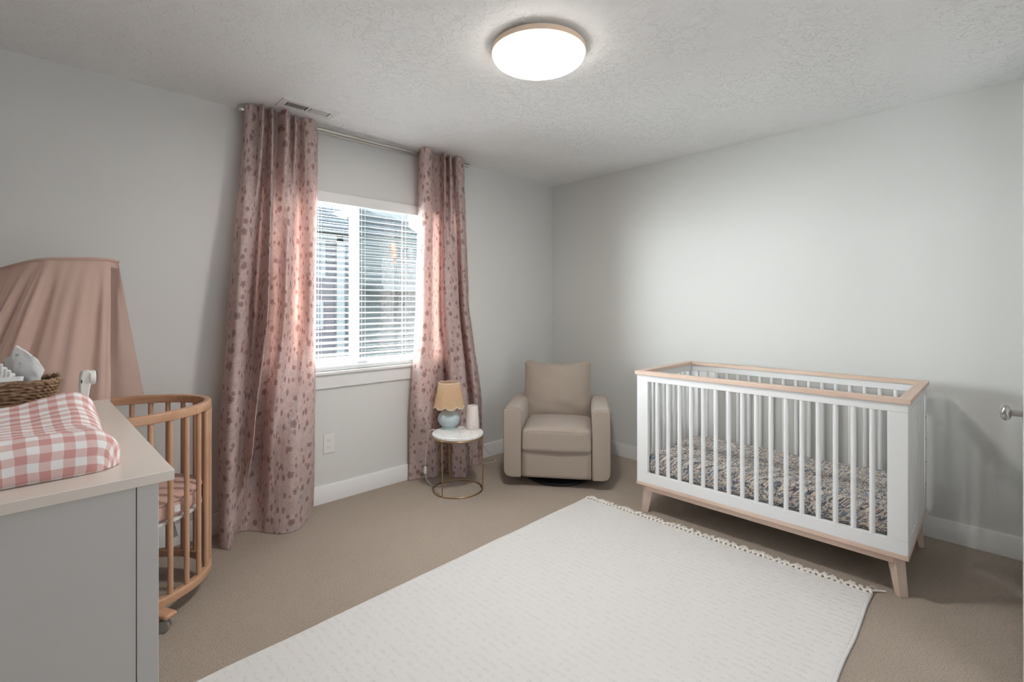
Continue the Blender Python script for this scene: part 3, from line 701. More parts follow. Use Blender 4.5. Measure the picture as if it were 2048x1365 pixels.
# ================================================================= WHITE CRIB
def crib():
    L, Wd, zt_ = 1.351, 0.753, 0.888
    o = thing('crib', 'white slatted crib with pale wood top rail and splayed wood legs by the right wall', 'crib', (2.717, 0.333, 0), -0.0195 * -1 * -1)
    o.rotation_euler = (0, 0, 0.0195)
    # local: X across (depth), Y along
    cap = .0225; r_ = .012
    zr0, zr1 = .826, zt_ - cap      # white top rail
    zb0, zb1 = .200, .262           # white bottom rail
    t = .024; ix, iy = .010, .010   # panel inset under the cap
    cw = .044
    # caps
    obj('top_cap', B().prism([(0, 0), (cw, cw), (cw, L - cw), (0, L)], zr1, zt_, 'z'), 'ash_y', o, bevel=0.0015)
    obj('top_cap', B().prism([(Wd, 0), (Wd - cw, cw), (Wd - cw, L - cw), (Wd, L)], zr1, zt_, 'z'), 'ash_y', o, bevel=0.0015)
    obj('top_cap', B().prism([(0, 0), (Wd, 0), (Wd - cw, cw), (cw, cw)], zr1, zt_, 'z'), 'ash_x', o, bevel=0.0015)
    obj('top_cap', B().prism([(0, L), (Wd, L), (Wd - cw, L - cw), (cw, L - cw)], zr1, zt_, 'z'), 'ash_x', o, bevel=0.0015)
    x0, x1, y0, y1 = ix, Wd - ix, iy, L - iy
    pw = .074
    ys = [lp(1.541, .473, i / 15) - .333 for i in range(16)]
    slat = None
    for fx in (x0, x1 - t):
        obj('top_rail', B().box(fx, fx + t, y0, y1, zr0, zr1), 'crib_white', o, bevel=0.002)
        obj('bottom_rail', B().box(fx, fx + t, y0, y1, zb0, zb1), 'crib_white', o, bevel=0.002)
        for ya, yb in ((y0, y0 + pw), (y1 - pw, y1)):
            obj('corner_post', B().box(fx, fx + t, ya, yb, zb1, zr0), 'crib_white', o, bevel=0.002)
        for y in ys:
            if slat is None: slat = obj('slat', B().tube([(0, 0, zb1 - .002), (0, 0, zr0 + .002)], .0115, 14), 'crib_white', o, smooth=True, autosmooth=40); slat.location = (fx + t / 2, y, 0)
            else: dup(slat, (fx + t / 2, y, 0), None, o)
    for fy in (y0, y1 - t):
        obj('top_rail', B().box(x0 + t, x1 - t, fy, fy + t, zr0, zr1), 'crib_white', o, bevel=0.002)
        obj('bottom_rail', B().box(x0 + t, x1 - t, fy, fy + t, zb0, zb1), 'crib_white', o, bevel=0.002)
        obj('end_post', B().box(x1 - t - .036, x1 - t, fy, fy + t, zb1, zr0), 'crib_white', o, bevel=0.002)
        obj('end_post', B().box(x0 + t, x0 + t + .036, fy, fy + t, zb1, zr0), 'crib_white', o, bevel=0.002)
        for i in range(8):
            dup(slat, (lp(x0 + .115, x1 - .115, i / 7), fy + t / 2, 0), None, o)
        for z in (.70, .58, .46, .34):
            sgn = -1 if fy == y0 else 1
            yy = fy - .0006 if fy == y0 else fy + t + .0006
            obj('bolt_hole', B().tube([(x1 - t - .018, yy - .001, z), (x1 - t - .018, yy + .001, z)], .004, 8), 'black', o)
            yi = fy + t + .0006 if fy == y0 else fy - .0006
            obj('bolt_hole', B().tube([(x1 - t - .018, yi - .001, z), (x1 - t - .018, yi + .001, z)], .003, 8), 'black', o)
    # wood plinth frame + aprons + legs
    zp0 = zb0 - .020
    b = B().box(x0 - .002, x0 + .06, y0 - .002, y1 + .002, zp0, zb0).box(x1 - .06, x1 + .002, y0 - .002, y1 + .002, zp0, zb0)
    b.box(x0 + .06, x1 - .06, y0 - .002, y0 + .06, zp0, zb0).box(x0 + .06, x1 - .06, y1 - .06, y1 + .002, zp0, zb0)
    obj('plinth', b, 'ash_y', o, bevel=0.0015)
    obj('mattress_support', B().box(x0 + t, x1 - t, y0 + t, y1 - t, .236, .246), 'crib_white', o)
    for fx in (.028, Wd - .048):
        obj('apron', B().box(fx, fx + .02, .062, L - .062, zp0 - .032, zp0), 'ash_y', o, bevel=0.001)
    for fy in (.04, L - .06):
        obj('apron', B().box(.1, Wd - .1, fy, fy + .02, zp0 - .032, zp0), 'ash_x', o, bevel=0.001)
    for sx in (0, 1):
        for sy in (0, 1):
            # post turned 45 degrees, splayed outward and tapering
            cx0, cy0 = (.062 if not sx else Wd - .062), (.062 if not sy else L - .062)
            dx, dy = (1 if sx else -1), (1 if sy else -1)
            vs = []
            for z, off, hw, hd in ((zp0, 0, .024, .026), (zp0 * .5, .012, .0215, .021), (0.0, .024, .019, .0155)):
                ccx, ccy = cx0 + dx * off * .0, cy0 + dy * off
                ccx = cx0 + dx * (off * .2 - .0); 
                e1 = Vector((dx, dy)).normalized(); e2 = Vector((-e1.y, e1.x))
                for a, c in ((-1, -1), (1, -1), (1, 1), (-1, 1)):
                    q = Vector((ccx, ccy)) + e1 * hd * a + e2 * hw * c
                    vs.append((q.x, q.y, z))
            fs = [(0, 1, 2, 3), (8, 11, 10, 9)] + [(k_ * 4 + i, k_ * 4 + (i + 1) % 4, k_ * 4 + 4 + (i + 1) % 4, k_ * 4 + 4 + i) for k_ in range(2) for i in range(4)]
            obj('leg', B().add(vs, fs), 'ash_z', o, bevel=0.002)
    # mattress inside : a thing of its own
    m = thing('crib_mattress', 'crib mattress in a leaf-patterned blue, grey and orange fitted sheet inside the white crib', 'mattress', (2.717, 0.333, 0.246))
    m.rotation_euler = (0, 0, 0.0195)
    def f(p, hx, hy, hz):
        x, y, z = p
        k = mn.noise(Vector((x * 5, y * 5, z * 9)))
        if z > 0: z += .006 * k + .006 * mn.noise(Vector((x * 14, y * 9, 2))) - .012 * max(0, abs(y) / hy - .8) / .2
        return (x + .002 * k, y, z)
    obj('fitted_sheet', B().rbox((Wd / 2, L / 2, .064), (x1 - x0 - 2 * t - .022, y1 - y0 - 2 * t - .02, .126), .035, 26, f), 'leaf', m, smooth=True)
crib()

# ================================================================= GLIDER CHAIR
def chair():
    pl_, pr_ = Vector(onF(1008, 952, .08)), Vector(onF(1220, 963, .08))
    c = (pl_ + pr_) / 2; e = (pr_ - pl_).normalized()
    W_ = 0.745
    o = thing('armchair', 'taupe upholstered swivel armchair with loose back cushion in the corner', 'armchair', (c.x, c.y, 0), atan2(e.y, e.x))
    # local: X right along the front, +Y into the corner, front plane y=0
    aw = .128; h0 = .072; ha = .566; dep = .66
    hw = W_ / 2
    for s_ in (-1, 1):
        def q(x): return s_ * x
        poly = [(hw - aw + .006, h0), (hw + .004, h0), (hw + .004, ha - .008), (hw - aw + .002, ha)]
        rp = rpoly(poly, [.012, .060, .020, .055], 7)
        rp = [(s_ * x, z) for x, z in rp]
        b = B()
        # loft from front to back with slightly crowned ends
        ringsy = [(0.014, .955), (0.004, .985), (0.0, 1.0) if False else (0.002, .992), (0.016, 1.0), (dep * .5, 1.0), (dep - .03, 1.0), (dep, .96)]
        ringsy = [(0.0, .93), (0.004, .965), (0.014, .992), (0.03, 1.0), (dep * .5, 1.01), (dep - .03, 1.0), (dep, .95)]
        cx_, cz_ = s_ * (hw - aw / 2 + .004), (h0 + ha) / 2
        P = []
        for y, k_ in ringsy:
            row = []
            for x, z in rp:
                ax = (x - cx_); az = (z - cz_); mx_, mz_ = aw / 2, (ha - h0) / 2
                row.append((cx_ + ax - math.copysign((1 - k_) * mx_ * 1.2, ax) * (abs(ax) / mx_), y, cz_ + az - math.copysign((1 - k_) * mx_ * 1.2, az) * (abs(az) / mz_)))
            P.append(row)
        b.grid(P, closed=True)
        n_ = len(rp); k0 = 0
        b.f.append(tuple(range(n_))); b.f.append(tuple(len(b.v) - n_ + i for i in range(n_)))
        arm = obj('arm', b, 'chair', o, smooth=True, autosmooth=50)
        obj('welt', B().tube([(x, .012, z) for x, z in [(r[0], r[2]) for r in P[2]]], .0024, 6, closed=True), 'welt', arm, smooth=True)
    iw = W_ - 2 * aw
    # lower body
    obj('front_panel', B().rbox((0, .30, .175), (iw + .004, .58, .206), .012, 8), 'chair', o, smooth=True)
    # seat cushion
    def fs(p, hx, hy, hz):
        x, y, z = p
        if z > 0: z += .022 * (1 - (x / hx) ** 2) * (1 - (y / hy) ** 2) ** .5 * (1 if abs(y) < hy else 0)
        y -= .012 * (1 - (x / hx) ** 2) * (1 if y < 0 else 0)
        return (x, y, z + .0015 * mn.noise(Vector((x * 8, y * 8, z * 8))))
    cu = obj('seat_cushion', B().rbox((0, .242, .340), (iw + .004, .50, .166), .034, 16, fs), 'chair', o, smooth=True)
    for z_, yo in ((.402, -.0160), (.284, -.0170)):
        obj('welt', B().tube([(x * iw / 2, yo + .0 + .012 * (x ** 2) + (.010 if abs(x) > .93 else 0), z_ + .010 * (1 - x * x) * (1 if z_ > .35 else 0)) for x in [k_ / 14 for k_ in range(-14, 15)]], .0020, 6), 'chair', cu, smooth=True)
    # back frame and loose cushion
    obj('back_frame', B().rbox((0, .665, .36), (W_ - .30, .13, .54), .05, 10), 'chair', o, smooth=True)
    def fb(p, hx, hy, hz):
        x, y, z = p; u, w = x / hx, z / hz
        # pillow: thins toward the edges, corners pulled out, top edge dips in the middle
        th = (1 - abs(u) ** 3.2 * .65) * (1 - abs(w) ** 3.2 * .60)
        y *= max(.12, th) * 1.05
        if w > .55: z -= .030 * (1 - u * u) * (w - .55) / .45
        z += .016 * (abs(u) ** 3) * (1 if w > 0 else -0.4)
        x *= 1 + .055 * (w < 0) * (-w) - .012 * (1 - abs(w))
        wr = mn.noise(Vector((u * 1.5, w * 7, 4))) * .006 * ss(.45, 1, abs(u))
        wr2 = mn.noise(Vector((u * 3, w * 4, 9))) * .010
        return (x + wr * 1.2, y + wr + wr2, z)
    bc = obj('back_cushion', B().rbox((0, 0, 0), (.535, .20, .475), .05, 22, fb), 'chair', o, smooth=True)
    bc.location = (-0.022, .535, .610); bc.rotation_euler = (R(-14), 0, 0)
    obj('swivel_base', B().lathe([(.0, .0), (.235, .0), (.245, .006), (.245, .022), (.20, .034), (.06, .036), (.06, .075), (0, .075)], 48, (0.0, .30, 0)), 'black', o, smooth=True, autosmooth=40)
chair()

# ================================================================= SIDE TABLE AND WHAT IS ON IT
TC = Vector((2.128, 2.757)); TR = .178; TZ = .405
def side_table():
    o = thing('side_table', 'small round side table with marble top and thin brass frame', 'table', (TC.x, TC.y, 0))
    top = B().lathe([(0, TZ - .022), (TR - .004, TZ - .022), (TR, TZ - .018), (TR, TZ - .004), (TR - .004, TZ), (0, TZ)], 64)
    obj('tabletop', top, 'marble', o, smooth=True, autosmooth=40)
    ring = [((TR - .004) * cos(a), (TR - .004) * sin(a)) for a in [2 * pi * k_ / 56 for k_ in range(56)]]
    obj('floor_ring', B().tube([(x, y, .0055) for x, y in ring], .0048, 8, closed=True), 'brass', o, smooth=True)
    obj('top_ring', B().tube([(x, y, TZ - .028) for x, y in ring], .0055, 8, closed=True), 'brass', o, smooth=True)
    for px, py in ((884, 996), (899, 964), (966, 980)):
        x, y = onF(px, py); a = atan2(y - TC.y, x - TC.x)
        obj('leg', B().tube([((TR - .004) * cos(a), (TR - .004) * sin(a), .006), ((TR - .004) * cos(a), (TR - .004) * sin(a), TZ - .026)], .0046, 10), 'brass', o, smooth=True, autosmooth=50)
side_table()
def table_lamp():
    x, y = onF(898, 857, TZ); 
    o = thing('table_lamp', 'table lamp with pale blue ball base and scalloped straw shade', 'lamp', (x, y, TZ))
    pr = [(0, 0), (.050, 0), (.054, .002), (.054, .008), (.049, .012)]
    for k_ in range(1, 20):
        a = -1.0 + k_ / 19 * 2.25; pr.append((.0815 * cos(a), .0715 + .068 * sin(a)))
    pr += [(.020, .134), (.018, .150), (0, .150)]
    obj('ball_base', B().lathe(pr, 48), 'ceramic', o, smooth=True, autosmooth=50)
    obj('stem', B().tube([(0, 0, .148), (0, 0, .30)], .006, 10), 'brass', o, smooth=True)
    # shade with scalloped lower edge
    n, m = 120, 14; zt_, zb_ = .332, .150; P = []; UV = []
    for i in range(m + 1):
        t = i / m; row = []; ur = []
        for k_ in range(n):
            a = 2 * pi * k_ / n; sc = abs(sin(a * 8 / 2 * 1.0 + .4))
            zb2 = zb_ + .020 - .020 * sc ** .7
            z = lp(zt_, zb2, t); r_ = lp(.076, .112, (zt_ - z) / (zt_ - zb_))
            row.append((r_ * cos(a), r_ * sin(a), z)); ur.append((a * .1, z))
        P.append(row); UV.append(ur)
    sh = obj('shade', B().grid(P, closed=True, uv=UV), 'shade', o, smooth=True)
    for idx in (0, m): obj('shade_trim', B().tube(P[idx], .0024, 6, closed=True), 'yarn', sh, smooth=True)
    b = B()
    for a in (0.5, 2.6, 4.7): b.tube([(0, 0, .30), (.075 * cos(a), .075 * sin(a), zt_ - .003)], .0013, 6)
    obj('shade_spider', b, 'plastic', o)
    obj('bulb', B().lathe([(0, .285), (.014, .284), (.026, .265), (.029, .247), (.022, .225), (.013, .212), (.013, .19), (0, .19)], 20), 'plastic', o, smooth=True)
    # cord over the table edge down the curtain
    px, py = o.location.x, o.location.y
    P = [(-.052, .004, .006), (-.075, -.006, .003), (-.10, .01, .003), (-.135, .03, .004), (-.150, .045, -.03), (-.150, .07, -.16), (-.146, .085, -.26)]
    cd = obj('cord', B().tube(cat(P, 6), .0020, 6), 'plastic', o, smooth=True)
    obj('inline_switch', B().rbox((-.146, .087, -.29), (.022, .014, .052), .005, 4), 'plastic', cd, smooth=True)
    obj('cord_tail', B().tube(cat([(-.146, .088, -.315), (-.138, .08, -.36), (-.115, .05, -.398), (-.07, .02, -.401), (-.02, .0, -.401)], 6), .0020, 6), 'plastic', cd, smooth=True)
table_lamp()
def sound_machine():
    x, y = onF(945, 857, TZ)
    o = thing('night_light', 'off-white tapered cylinder night light beside the lamp on the marble table', 'night light', (x, y, TZ))
    obj('body', B().lathe([(0, 0), (.046, 0), (.0505, .004), (.051, .010), (.0405, .160), (.038, .165), (.034, .1655), (.033, .163), (0, .163)], 40), 'softwhite', o, smooth=True, autosmooth=40)
    bd = obj('emblem', B().tube([(.0075 * cos(a), -.001, .0055 * sin(a)) for a in [2 * pi * k_ / 20 for k_ in range(20)]], .0006, 5, closed=True), 'grey', o)
    an = atan2(-y, -x) + .25; bd.location = (.0502 * cos(an), .0502 * sin(an), .020); bd.rotation_euler = (0, 0, an + pi / 2)
    P = [(.03, .045, .004), (.07, .035, .003), (.085, .0, .003), (.078, -.04, .003), (.052, -.075, .002), (.06, -.088, -.02)]
    pts = [(o.location.x * 0 + a, b_, c_) for a, b_, c_ in P]
    # falls from the table's right edge to the carpet and runs to the wall
    def loc(px, Y, z): X = onY(px, Y); return (X - x, Y - y, z - TZ)
    q = [loc(940, 2.93, TZ + .003), loc(936, 2.935, TZ + .002), loc(944, 2.96, TZ - .06), loc(953, 2.98, .30), loc(964, 3.0, .19), loc(973, 3.03, .12), loc(984, 3.05, .045), loc(992, 3.05, .004), loc(984, 3.03, .003), loc(966, 3.06, .003)]
    obj('cord', B().tube(cat(q, 6), .0017, 6), 'plastic', o, smooth=True)
    q = [(-.045, .02, .003), (-.06, .03, .009), (-.085, .035, .008), (-.10, .06, .003), (-.09, .075, .003)]
    obj('cord', B().tube(cat(q, 6), .0022, 6), 'plastic', o, smooth=True)
sound_machine()

# ================================================================= DRESSER AND WHAT IS ON IT
DZ = .96
DX, DY = 0.2025, 1.213       # front right corner of the top, nearest the camera
dr = thing('dresser', 'grey painted dresser at the lower left, its side panel toward the room', 'dresser', (DX, DY, 0), R(1.1))
DL, DD = 1.075, 0.50          # along Y, depth along -X
obj('top_board', B().box(-DD, 0, 0, DL, DZ - .021, DZ), 'dresser_top', dr, bevel=0.0015)
obj('body', B().box(-DD + .02, -.064, .026, DL - .026, .06, DZ - .021), 'dresser', dr)
for ya, yb in ((.018, .040), (DL - .040, DL - .018)):
    obj('corner_stile', B().box(-.060, -.024, ya, yb, 0, DZ - .021), 'dresser', dr, bevel=0.0012)
    obj('corner_stile', B().box(-DD + .015, -DD + .051, ya, yb, 0, DZ - .021), 'dresser', dr, bevel=0.0012)
obj('side_panel', B().box(-DD + .051, -.0612, .0205, .030, .05, DZ - .021), 'dresser', dr)
obj('front_frame', B().box(-.064, -.026, .040, DL - .040, .04, .09).box(-.064, -.026, .040, DL - .040, DZ - .045, DZ - .021), 'dresser', dr)
for i in range(3):
    z0 = .095 + i * .275
    d = obj('drawer', B().box(-.062, -.024, .044, DL - .044, z0, z0 + .268), 'dresser', dr, bevel=0.002)
    for y in (.3, DL - .3):
        obj('knob', B().tube([(-.024, y, z0 + .134), (-.006, y, z0 + .134)], [.008, .015], 14), 'nickel', d, smooth=True, autosmooth=40)

def pad():
    # contoured changing pad in a gingham cover: cloth sheet draped over the pad, uv = cloth length
    x0, x1, y0, y1 = -.60, .122, 1.282, 1.80
    cx_, cy_ = (x0 + x1) / 2, (y0 + y1) / 2; hx, hy = (x1 - x0) / 2, (y1 - y0) / 2
    o = thing('changing_pad', 'pink and white gingham changing pad lying on top of the grey dresser', 'changing pad', (cx_, cy_, DZ), R(2.5))
    r_ = .062; H = .074
    def prof(s, h):
        fl = h - r_; a = abs(s)
        if a <= fl: return s, 0.0
        a2 = (a - fl) / r_
        if a2 <= pi / 2: return math.copysign(fl + r_ * sin(a2), s), r_ * (1 - cos(a2))
        return math.copysign(h - (a2 - pi / 2) * .010, s), r_ + (a2 - pi / 2) * r_
    n, m = 90, 76; P = []; UV = []
    ex = hx - r_ + r_ * pi / 2 + (H - r_) + .02; ey = hy - r_ + r_ * pi / 2 + (H - r_) + .02
    for i in range(n + 1):
        row = []; ur = []
        for j in range(m + 1):
            s = lp(-ex, ex, i / n); t = lp(-ey, ey, j / m)
            x, dx = prof(s, hx); y, dy = prof(t, hy)
            u, w = x / hx, y / hy
            # rounded plan corners
            k_ = max(abs(u), abs(w)); 
            if abs(u) > .80 and abs(w) > .74:
                du, dw = (abs(u) - .80) / .20, (abs(w) - .74) / .26; rr = sqrt(du * du + dw * dw)
                if rr > 1: 
                    x = math.copysign((.80 + .20 * du / rr) * hx, u); y = math.copysign((.74 + .26 * dw / rr) * hy, w)
            top = H + .028 * ss(.35, .95, w) * (.35 + .65 * ss(.2, .9, u)) + .012 * ss(.3, .9, -w) - .012 * (1 - w * w)
            top += .014 * ss(.55, .9, u) * (w > 0) * ss(0, .4, w)
            drop = dx + dy
            z = top - drop
            fz = mn.noise(Vector((x * 7, y * 9, 1))) * .007 * ss(.0, .03, z) + mn.noise(Vector((x * 22, y * 18, 5))) * .0025
            fx_ = mn.noise(Vector((x * 9, y * 11, z * 30))) * .006 * (k_ > .8)
            row.append((x + fx_, y + fx_ * .6, max(z + fz, .001))); ur.append((s, t))
        P.append(row); UV.append(ur)
    obj('gingham_cover', B().grid(P, uv=UV), 'gingham', o, smooth=True)
pad()

def basket():
    x0, x1, y0, y1, h = -.34, .043, 1.885, 2.045, .132
    cx_, cy_ = (x0 + x1) / 2, (y0 + y1) / 2
    o = thing('wicker_basket', 'brown woven wicker basket on the dresser behind the gingham pad', 'basket', (cx_, cy_, DZ))
    hx, hy = (x1 - x0) / 2, (y1 - y0) / 2
    def ringpt(a, k_, z):
        c_, s_ = cos(a), sin(a); e = 0.28
        return (math.copysign(abs(c_) ** e, c_) * hx * k_, math.copysign(abs(s_) ** e, s_) * hy * k_, z)
    b = B(); N = 144; rows = 14
    for r_ in range(rows):
        t = r_ / (rows - 1); z = .008 + t * (h - .020); k_ = .84 + .16 * t ** .8
        for ph in (0, 1):
            P = []
            for i in range(N):
                a = 2 * pi * i / N; x, y, z_ = ringpt(a, k_, z)
                off = .0034 * sin(i * pi / 4 + r_ * pi * .75 + ph * pi)
                L_ = sqrt(x * x + y * y) or 1
                P.append((x + x / L_ * off, y + y / L_ * off, z + .0022 * cos(i * pi / 4 + ph * pi + r_ * pi * .75) + .002 * mn.noise(Vector((i * .3, r_, ph)))))
            b.tube(P, .0036, 6, closed=True)
    obj('woven_wall', b, 'wicker', o, smooth=True)
    P = [ringpt(2 * pi * i / N, 1.01, h - .006 + .002 * sin(i * 1.1)) for i in range(N)]
    P2 = [tuple(Vector(p) + Vector((.003 * sin(i * .9), .003 * sin(i * .9 + 1), .004 * cos(i * .9)))) for i, p in enumerate(P)]
    obj('rim', B().tube(P, .0045, 7, closed=True).tube(P2, .0038, 6, closed=True), 'wicker', o, smooth=True)
    obj('woven_bottom', B().prism([ringpt(2 * pi * i / 40, .84, 0)[:2] for i in range(40)], .0005, .008, 'z'), 'wicker', o)
    # diapers in the basket
    def sheet(name, label, loc, fn, n=34, m=20):
        P = [[fn(i / n, j / m) for j in range(m + 1)] for i in range(n + 1)]
        q = obj(name, B().grid(P), 'diaper', None, smooth=True); q.location = loc
        sm = q.modifiers.new('thickness', 'SOLIDIFY'); sm.thickness = .005; sm.offset = 0
        return tag(q, label, 'diaper', 'diapers in the wicker basket')
    base = (cx_, cy_, DZ)
    Rt = Vector((FW[1], -FW[0])); Fd = Vector(FW)      # directions used only to place the soft shapes along the basket
    def at(px, py, t): d = ray(px, py); return Vector((d[0] * t, d[1] * t, CAMH + d[2] * t))
    def shape(prof, bot_y, t0, bend):
        n = len(prof)
        def fn(u, v):
            q = u * (n - 1); i = min(int(q), n - 2); f = q - i
            px, py = lp(prof[i][0], prof[i + 1][0], f), lp(prof[i][1], prof[i + 1][1], f)
            y = lp(py, bot_y, v); p = at(px, y, t0)
            off = bend(u, v) + .003 * mn.noise(Vector((u * 7, v * 5, t0)))
            p += Vector((Fd.x, Fd.y, 0)) * off
            return (p.x - cx_, p.y - cy_, p.z - DZ)
        return fn
    c1 = cat([(-14, 720), (0, 717), (10, 715), (18, 710), (24, 701), (27, 692), (34, 697), (42, 703), (52, 712), (60, 721), (65, 731), (67, 744)], 4)
    sheet('diaper', 'white diaper with a pointed tip curling up out of the wicker basket', base,
          shape(c1, 772, 1.435, lambda u, v: .035 * (abs(u - .62) * 1.6) ** 2 + .018 * (1 - v) * ss(.3, .8, u)), 50, 18)
    c2 = cat([(-14, 724), (0, 727), (7, 731), (12, 737), (15, 741), (19, 746), (22, 752), (25, 760)], 4)
    sheet('diaper', 'white frilly-edged diaper at the left edge, in front of the curling one', base,
          shape(c2, 772, 1.405, lambda u, v: -.008 * abs(sin(u * 16)) + .02 * u * u), 44, 12)
    def flat(u, v):
        x = lp(-.15, .118, u); y = lp(-.050, .052, v)
        return (x, y, .122 + .003 * sin(u * 9) + .006 * u)
    sheet('diaper', 'white diaper lying flat along the rim of the wicker basket', base, flat)
basket()

def monitor():
    x, y = onF(171, 815, DZ)
    o = thing('baby_monitor', 'small white camera monitor standing behind the gingham pad', 'monitor', (x, y, DZ), R(3))
    # local X = to the right in view
    P = [(-.010, .0), (-.0155, .04), (-.0165, .07), (-.0145, .105), (-.010, .1205), (.004, .1225), (.0125, .1215), (.0135, .10), (.012, .075), (.007, .04), (.006, 0)]
    obj('stand', B().prism(P, -.016, .016, 'y'), 'plastic', o, bevel=0.004)
    hd = obj('camera_head', B().tube([(.010, 0, .098), (.0225, 0, .098), (.0255, 0, .098)], [.0235, .0235, .021], 28), 'plastic', o, smooth=True, autosmooth=40)
    obj('lens', B().tube([(.0250, 0, .098), (.0275, 0, .098)], .0195, 24), 'black', hd)
    obj('port', B().rbox((-.0115, -.0160, .088), (.0035, .0014, .011), .0006, 2), 'black', o)
    obj('foot', B().lathe([(0, 0), (.016, 0), (.016, .004), (.01, .008), (0, .008)], 24), 'plastic', o, smooth=True, autosmooth=40)
monitor()

# ================================================================= ROUND BEECH CRIB, MATTRESS, CANOPY
OC = Vector((.214, 2.685)); OA, OB_ = .376, .302; OZ = .862
def opt(a, k_=1.0): return (OA * k_ * cos(a), OB_ * k_ * sin(a))
def oval_crib():
    o = thing('oval_crib', 'oval reddish-brown wood slatted crib on casters behind the grey dresser', 'crib', (OC.x, OC.y, 0))
    def ring(z0, z1, w, taper=0.0):
        n = 96; b = B(); P = []
        prof = rpoly([(1, z0), (1, z1), (0, z1), (0, z0)], [.004, .010, .010, .004], 4)
        for i in range(n):
            a = 2 * pi * i / n; c_ = Vector(opt(a)); nn = Vector((cos(a) / OA, sin(a) / OB_)).normalized()
            P.append([(c_.x - nn.x * w * (1 - p[0]), c_.y - nn.y * w * (1 - p[0]), p[1]) for p in rpoly([(1, z0), (1, z1), (1 - .999, z1), (.001, z0)], [.2 * 0] * 4, 1)] if False else None)
        P = []
        pr = rpoly([(-w, z0), (0, z0), (0, z1), (-w, z1)], [.005, .005, .009, .009], 4)
        for i in range(n):
            a = 2 * pi * i / n; c_ = Vector(opt(a)); nn = Vector((cos(a) / OA, sin(a) / OB_)).normalized()
            P.append([(c_.x + nn.x * q[0], c_.y + nn.y * q[0], q[1]) for q in pr])
        P.append(P[0]); b.grid(P, closed=True); return b
    obj('top_rail', ring(OZ - .038, OZ, .030), 'beech_x', o, smooth=True, autosmooth=60)
    obj('bottom_rail', ring(.075, .110, .034), 'beech_x', o, smooth=True, autosmooth=60)
    # slats
    sl = None
    angs = []
    arc = [0.0]; K = 720
    for i in range(K):
        a0, a1 = 2 * pi * i / K, 2 * pi * (i + 1) / K; p, q = Vector(opt(a0)), Vector(opt(a1)); arc.append(arc[-1] + (q - p).length)
    tot = arc[-1]; NS = 28
    for k_ in range(NS):
        s_ = tot * (k_ + .5) / NS; i = min(range(K), key=lambda q: abs(arc[q] - s_)); angs.append(2 * pi * i / K)
    for a in angs:
        nn = Vector((cos(a) / OA, sin(a) / OB_)).normalized(); c_ = Vector(opt(a)) - nn * .016
        if min(abs(((a + pi) % (2 * pi)) - pi), abs(a - pi)) < .12: continue
        if sl is None:
            sl = obj('slat', B().tube([(0, 0, .105), (0, 0, OZ - .036)], .0105, 12, sx=1.0), 'beech', o, smooth=True, autosmooth=40); sl.location = (c_.x, c_.y, 0)
        else: dup(sl, (c_.x, c_.y, 0), None, o)
    for a0 in (0, pi):
        for da in (-.115, -.035, .075) if a0 == 0 else (-.04, .04):
            a = a0 + da; nn = Vector((cos(a) / OA, sin(a) / OB_)).normalized(); c_ = Vector(opt(a)) - nn * .014
            obj('end_post', B().box(-.013, .013, -.0125, .0125, .085, OZ - .036), 'beech', o, bevel=0.003).location = (c_.x, c_.y, 0)
    for z in (.165, .780):
        obj('bolt_hole', B().tube([(-.001, 0, 0), (.001, 0, 0)], .006, 10), 'black', o).location = (OA - .0285 - .0, -.026, z)
    # inner hoop that carries the mattress board
    b = B(); P = [(*opt(2 * pi * i / 60, .90), .40) for i in range(60)]
    obj('mattress_board', B().prism([opt(2 * pi * i / 60, .90) for i in range(60)], .392, .404, 'z'), 'ticking', o)
    # casters on wooden feet
    for a in (R(-97), R(-30) if False else R(-150), R(25), R(97), R(155)):
        pass
    cas = None
    px_, py_ = onF(333, 1262); fr = Vector((px_ - OC.x, py_ - OC.y))
    spots = [(fr.x, fr.y, atan2(fr.y, fr.x)), (-fr.x, fr.y, pi - atan2(fr.y, fr.x)), (fr.x, -fr.y, -atan2(fr.y, fr.x)), (-fr.x, -fr.y, pi + atan2(fr.y, fr.x))]
    for i, (x, y, a) in enumerate(spots):
        kk = .93 if i > 1 else 1.0
        ft = obj('caster_foot', B().rbox((0, 0, .068), (.085, .052, .020), .010, 5), 'beech_x', o, smooth=True)
        ft.location = (x * .96 * kk, y * .985 * kk, 0); ft.rotation_euler = (0, 0, a)
        b = B().tube([(0, 0, .030), (0, 0, .062)], .008, 10)
        for s_ in (-.012, .012): b.tube([(-.0, s_ - .009, .0235), (0, s_ - .007, .0235), (0, s_ + .007, .0235), (0, s_ + .009, .0235)], [.019, .0235, .0235, .019], 22)
        cs = obj('caster', b, 'caster', ft, smooth=True, autosmooth=40); cs.rotation_euler = (0, 0, .5)
    # mattress
    m = thing('oval_mattress', 'blush pink oval mattress inside the wooden slatted crib', 'mattress', (OC.x, OC.y, .404))
    n, rows = 72, [(.0, .086), (.30, .090), (.6, .088), (.80, .084), (.855, .076), (.885, .060), (.89, .040), (.885, .018), (.86, .004), (.4, .002), (0, .002)]
    P = []
    for k_, z in rows:
        P.append([(*opt(2 * pi * i / n, max(k_, .001)), z + (.007 * mn.noise(Vector((*opt(2 * pi * i / n, k_ * 16), 1))) if z > .05 else 0)) for i in range(n)])
    mo = obj('fitted_sheet', B().grid(P, closed=True), 'pinkmat', m, smooth=True)
    obj('piping', B().tube([(*opt(2 * pi * i / n, .895), .074) for i in range(n)], .003, 6, closed=True), 'pinkmat', mo, smooth=True)
    obj('care_label', B().box(-.010, .010, -.0008, .0008, -.018, .010), 'plastic', m).location = (.205, -.232, .048)
    obj('strap', B().prism([(-.008, 0), (.008, 0), (.030, -.10), (.002, -.105)], -.0015, .0015, 'y'), 'grey', m).location = (.19, -.16, .0)
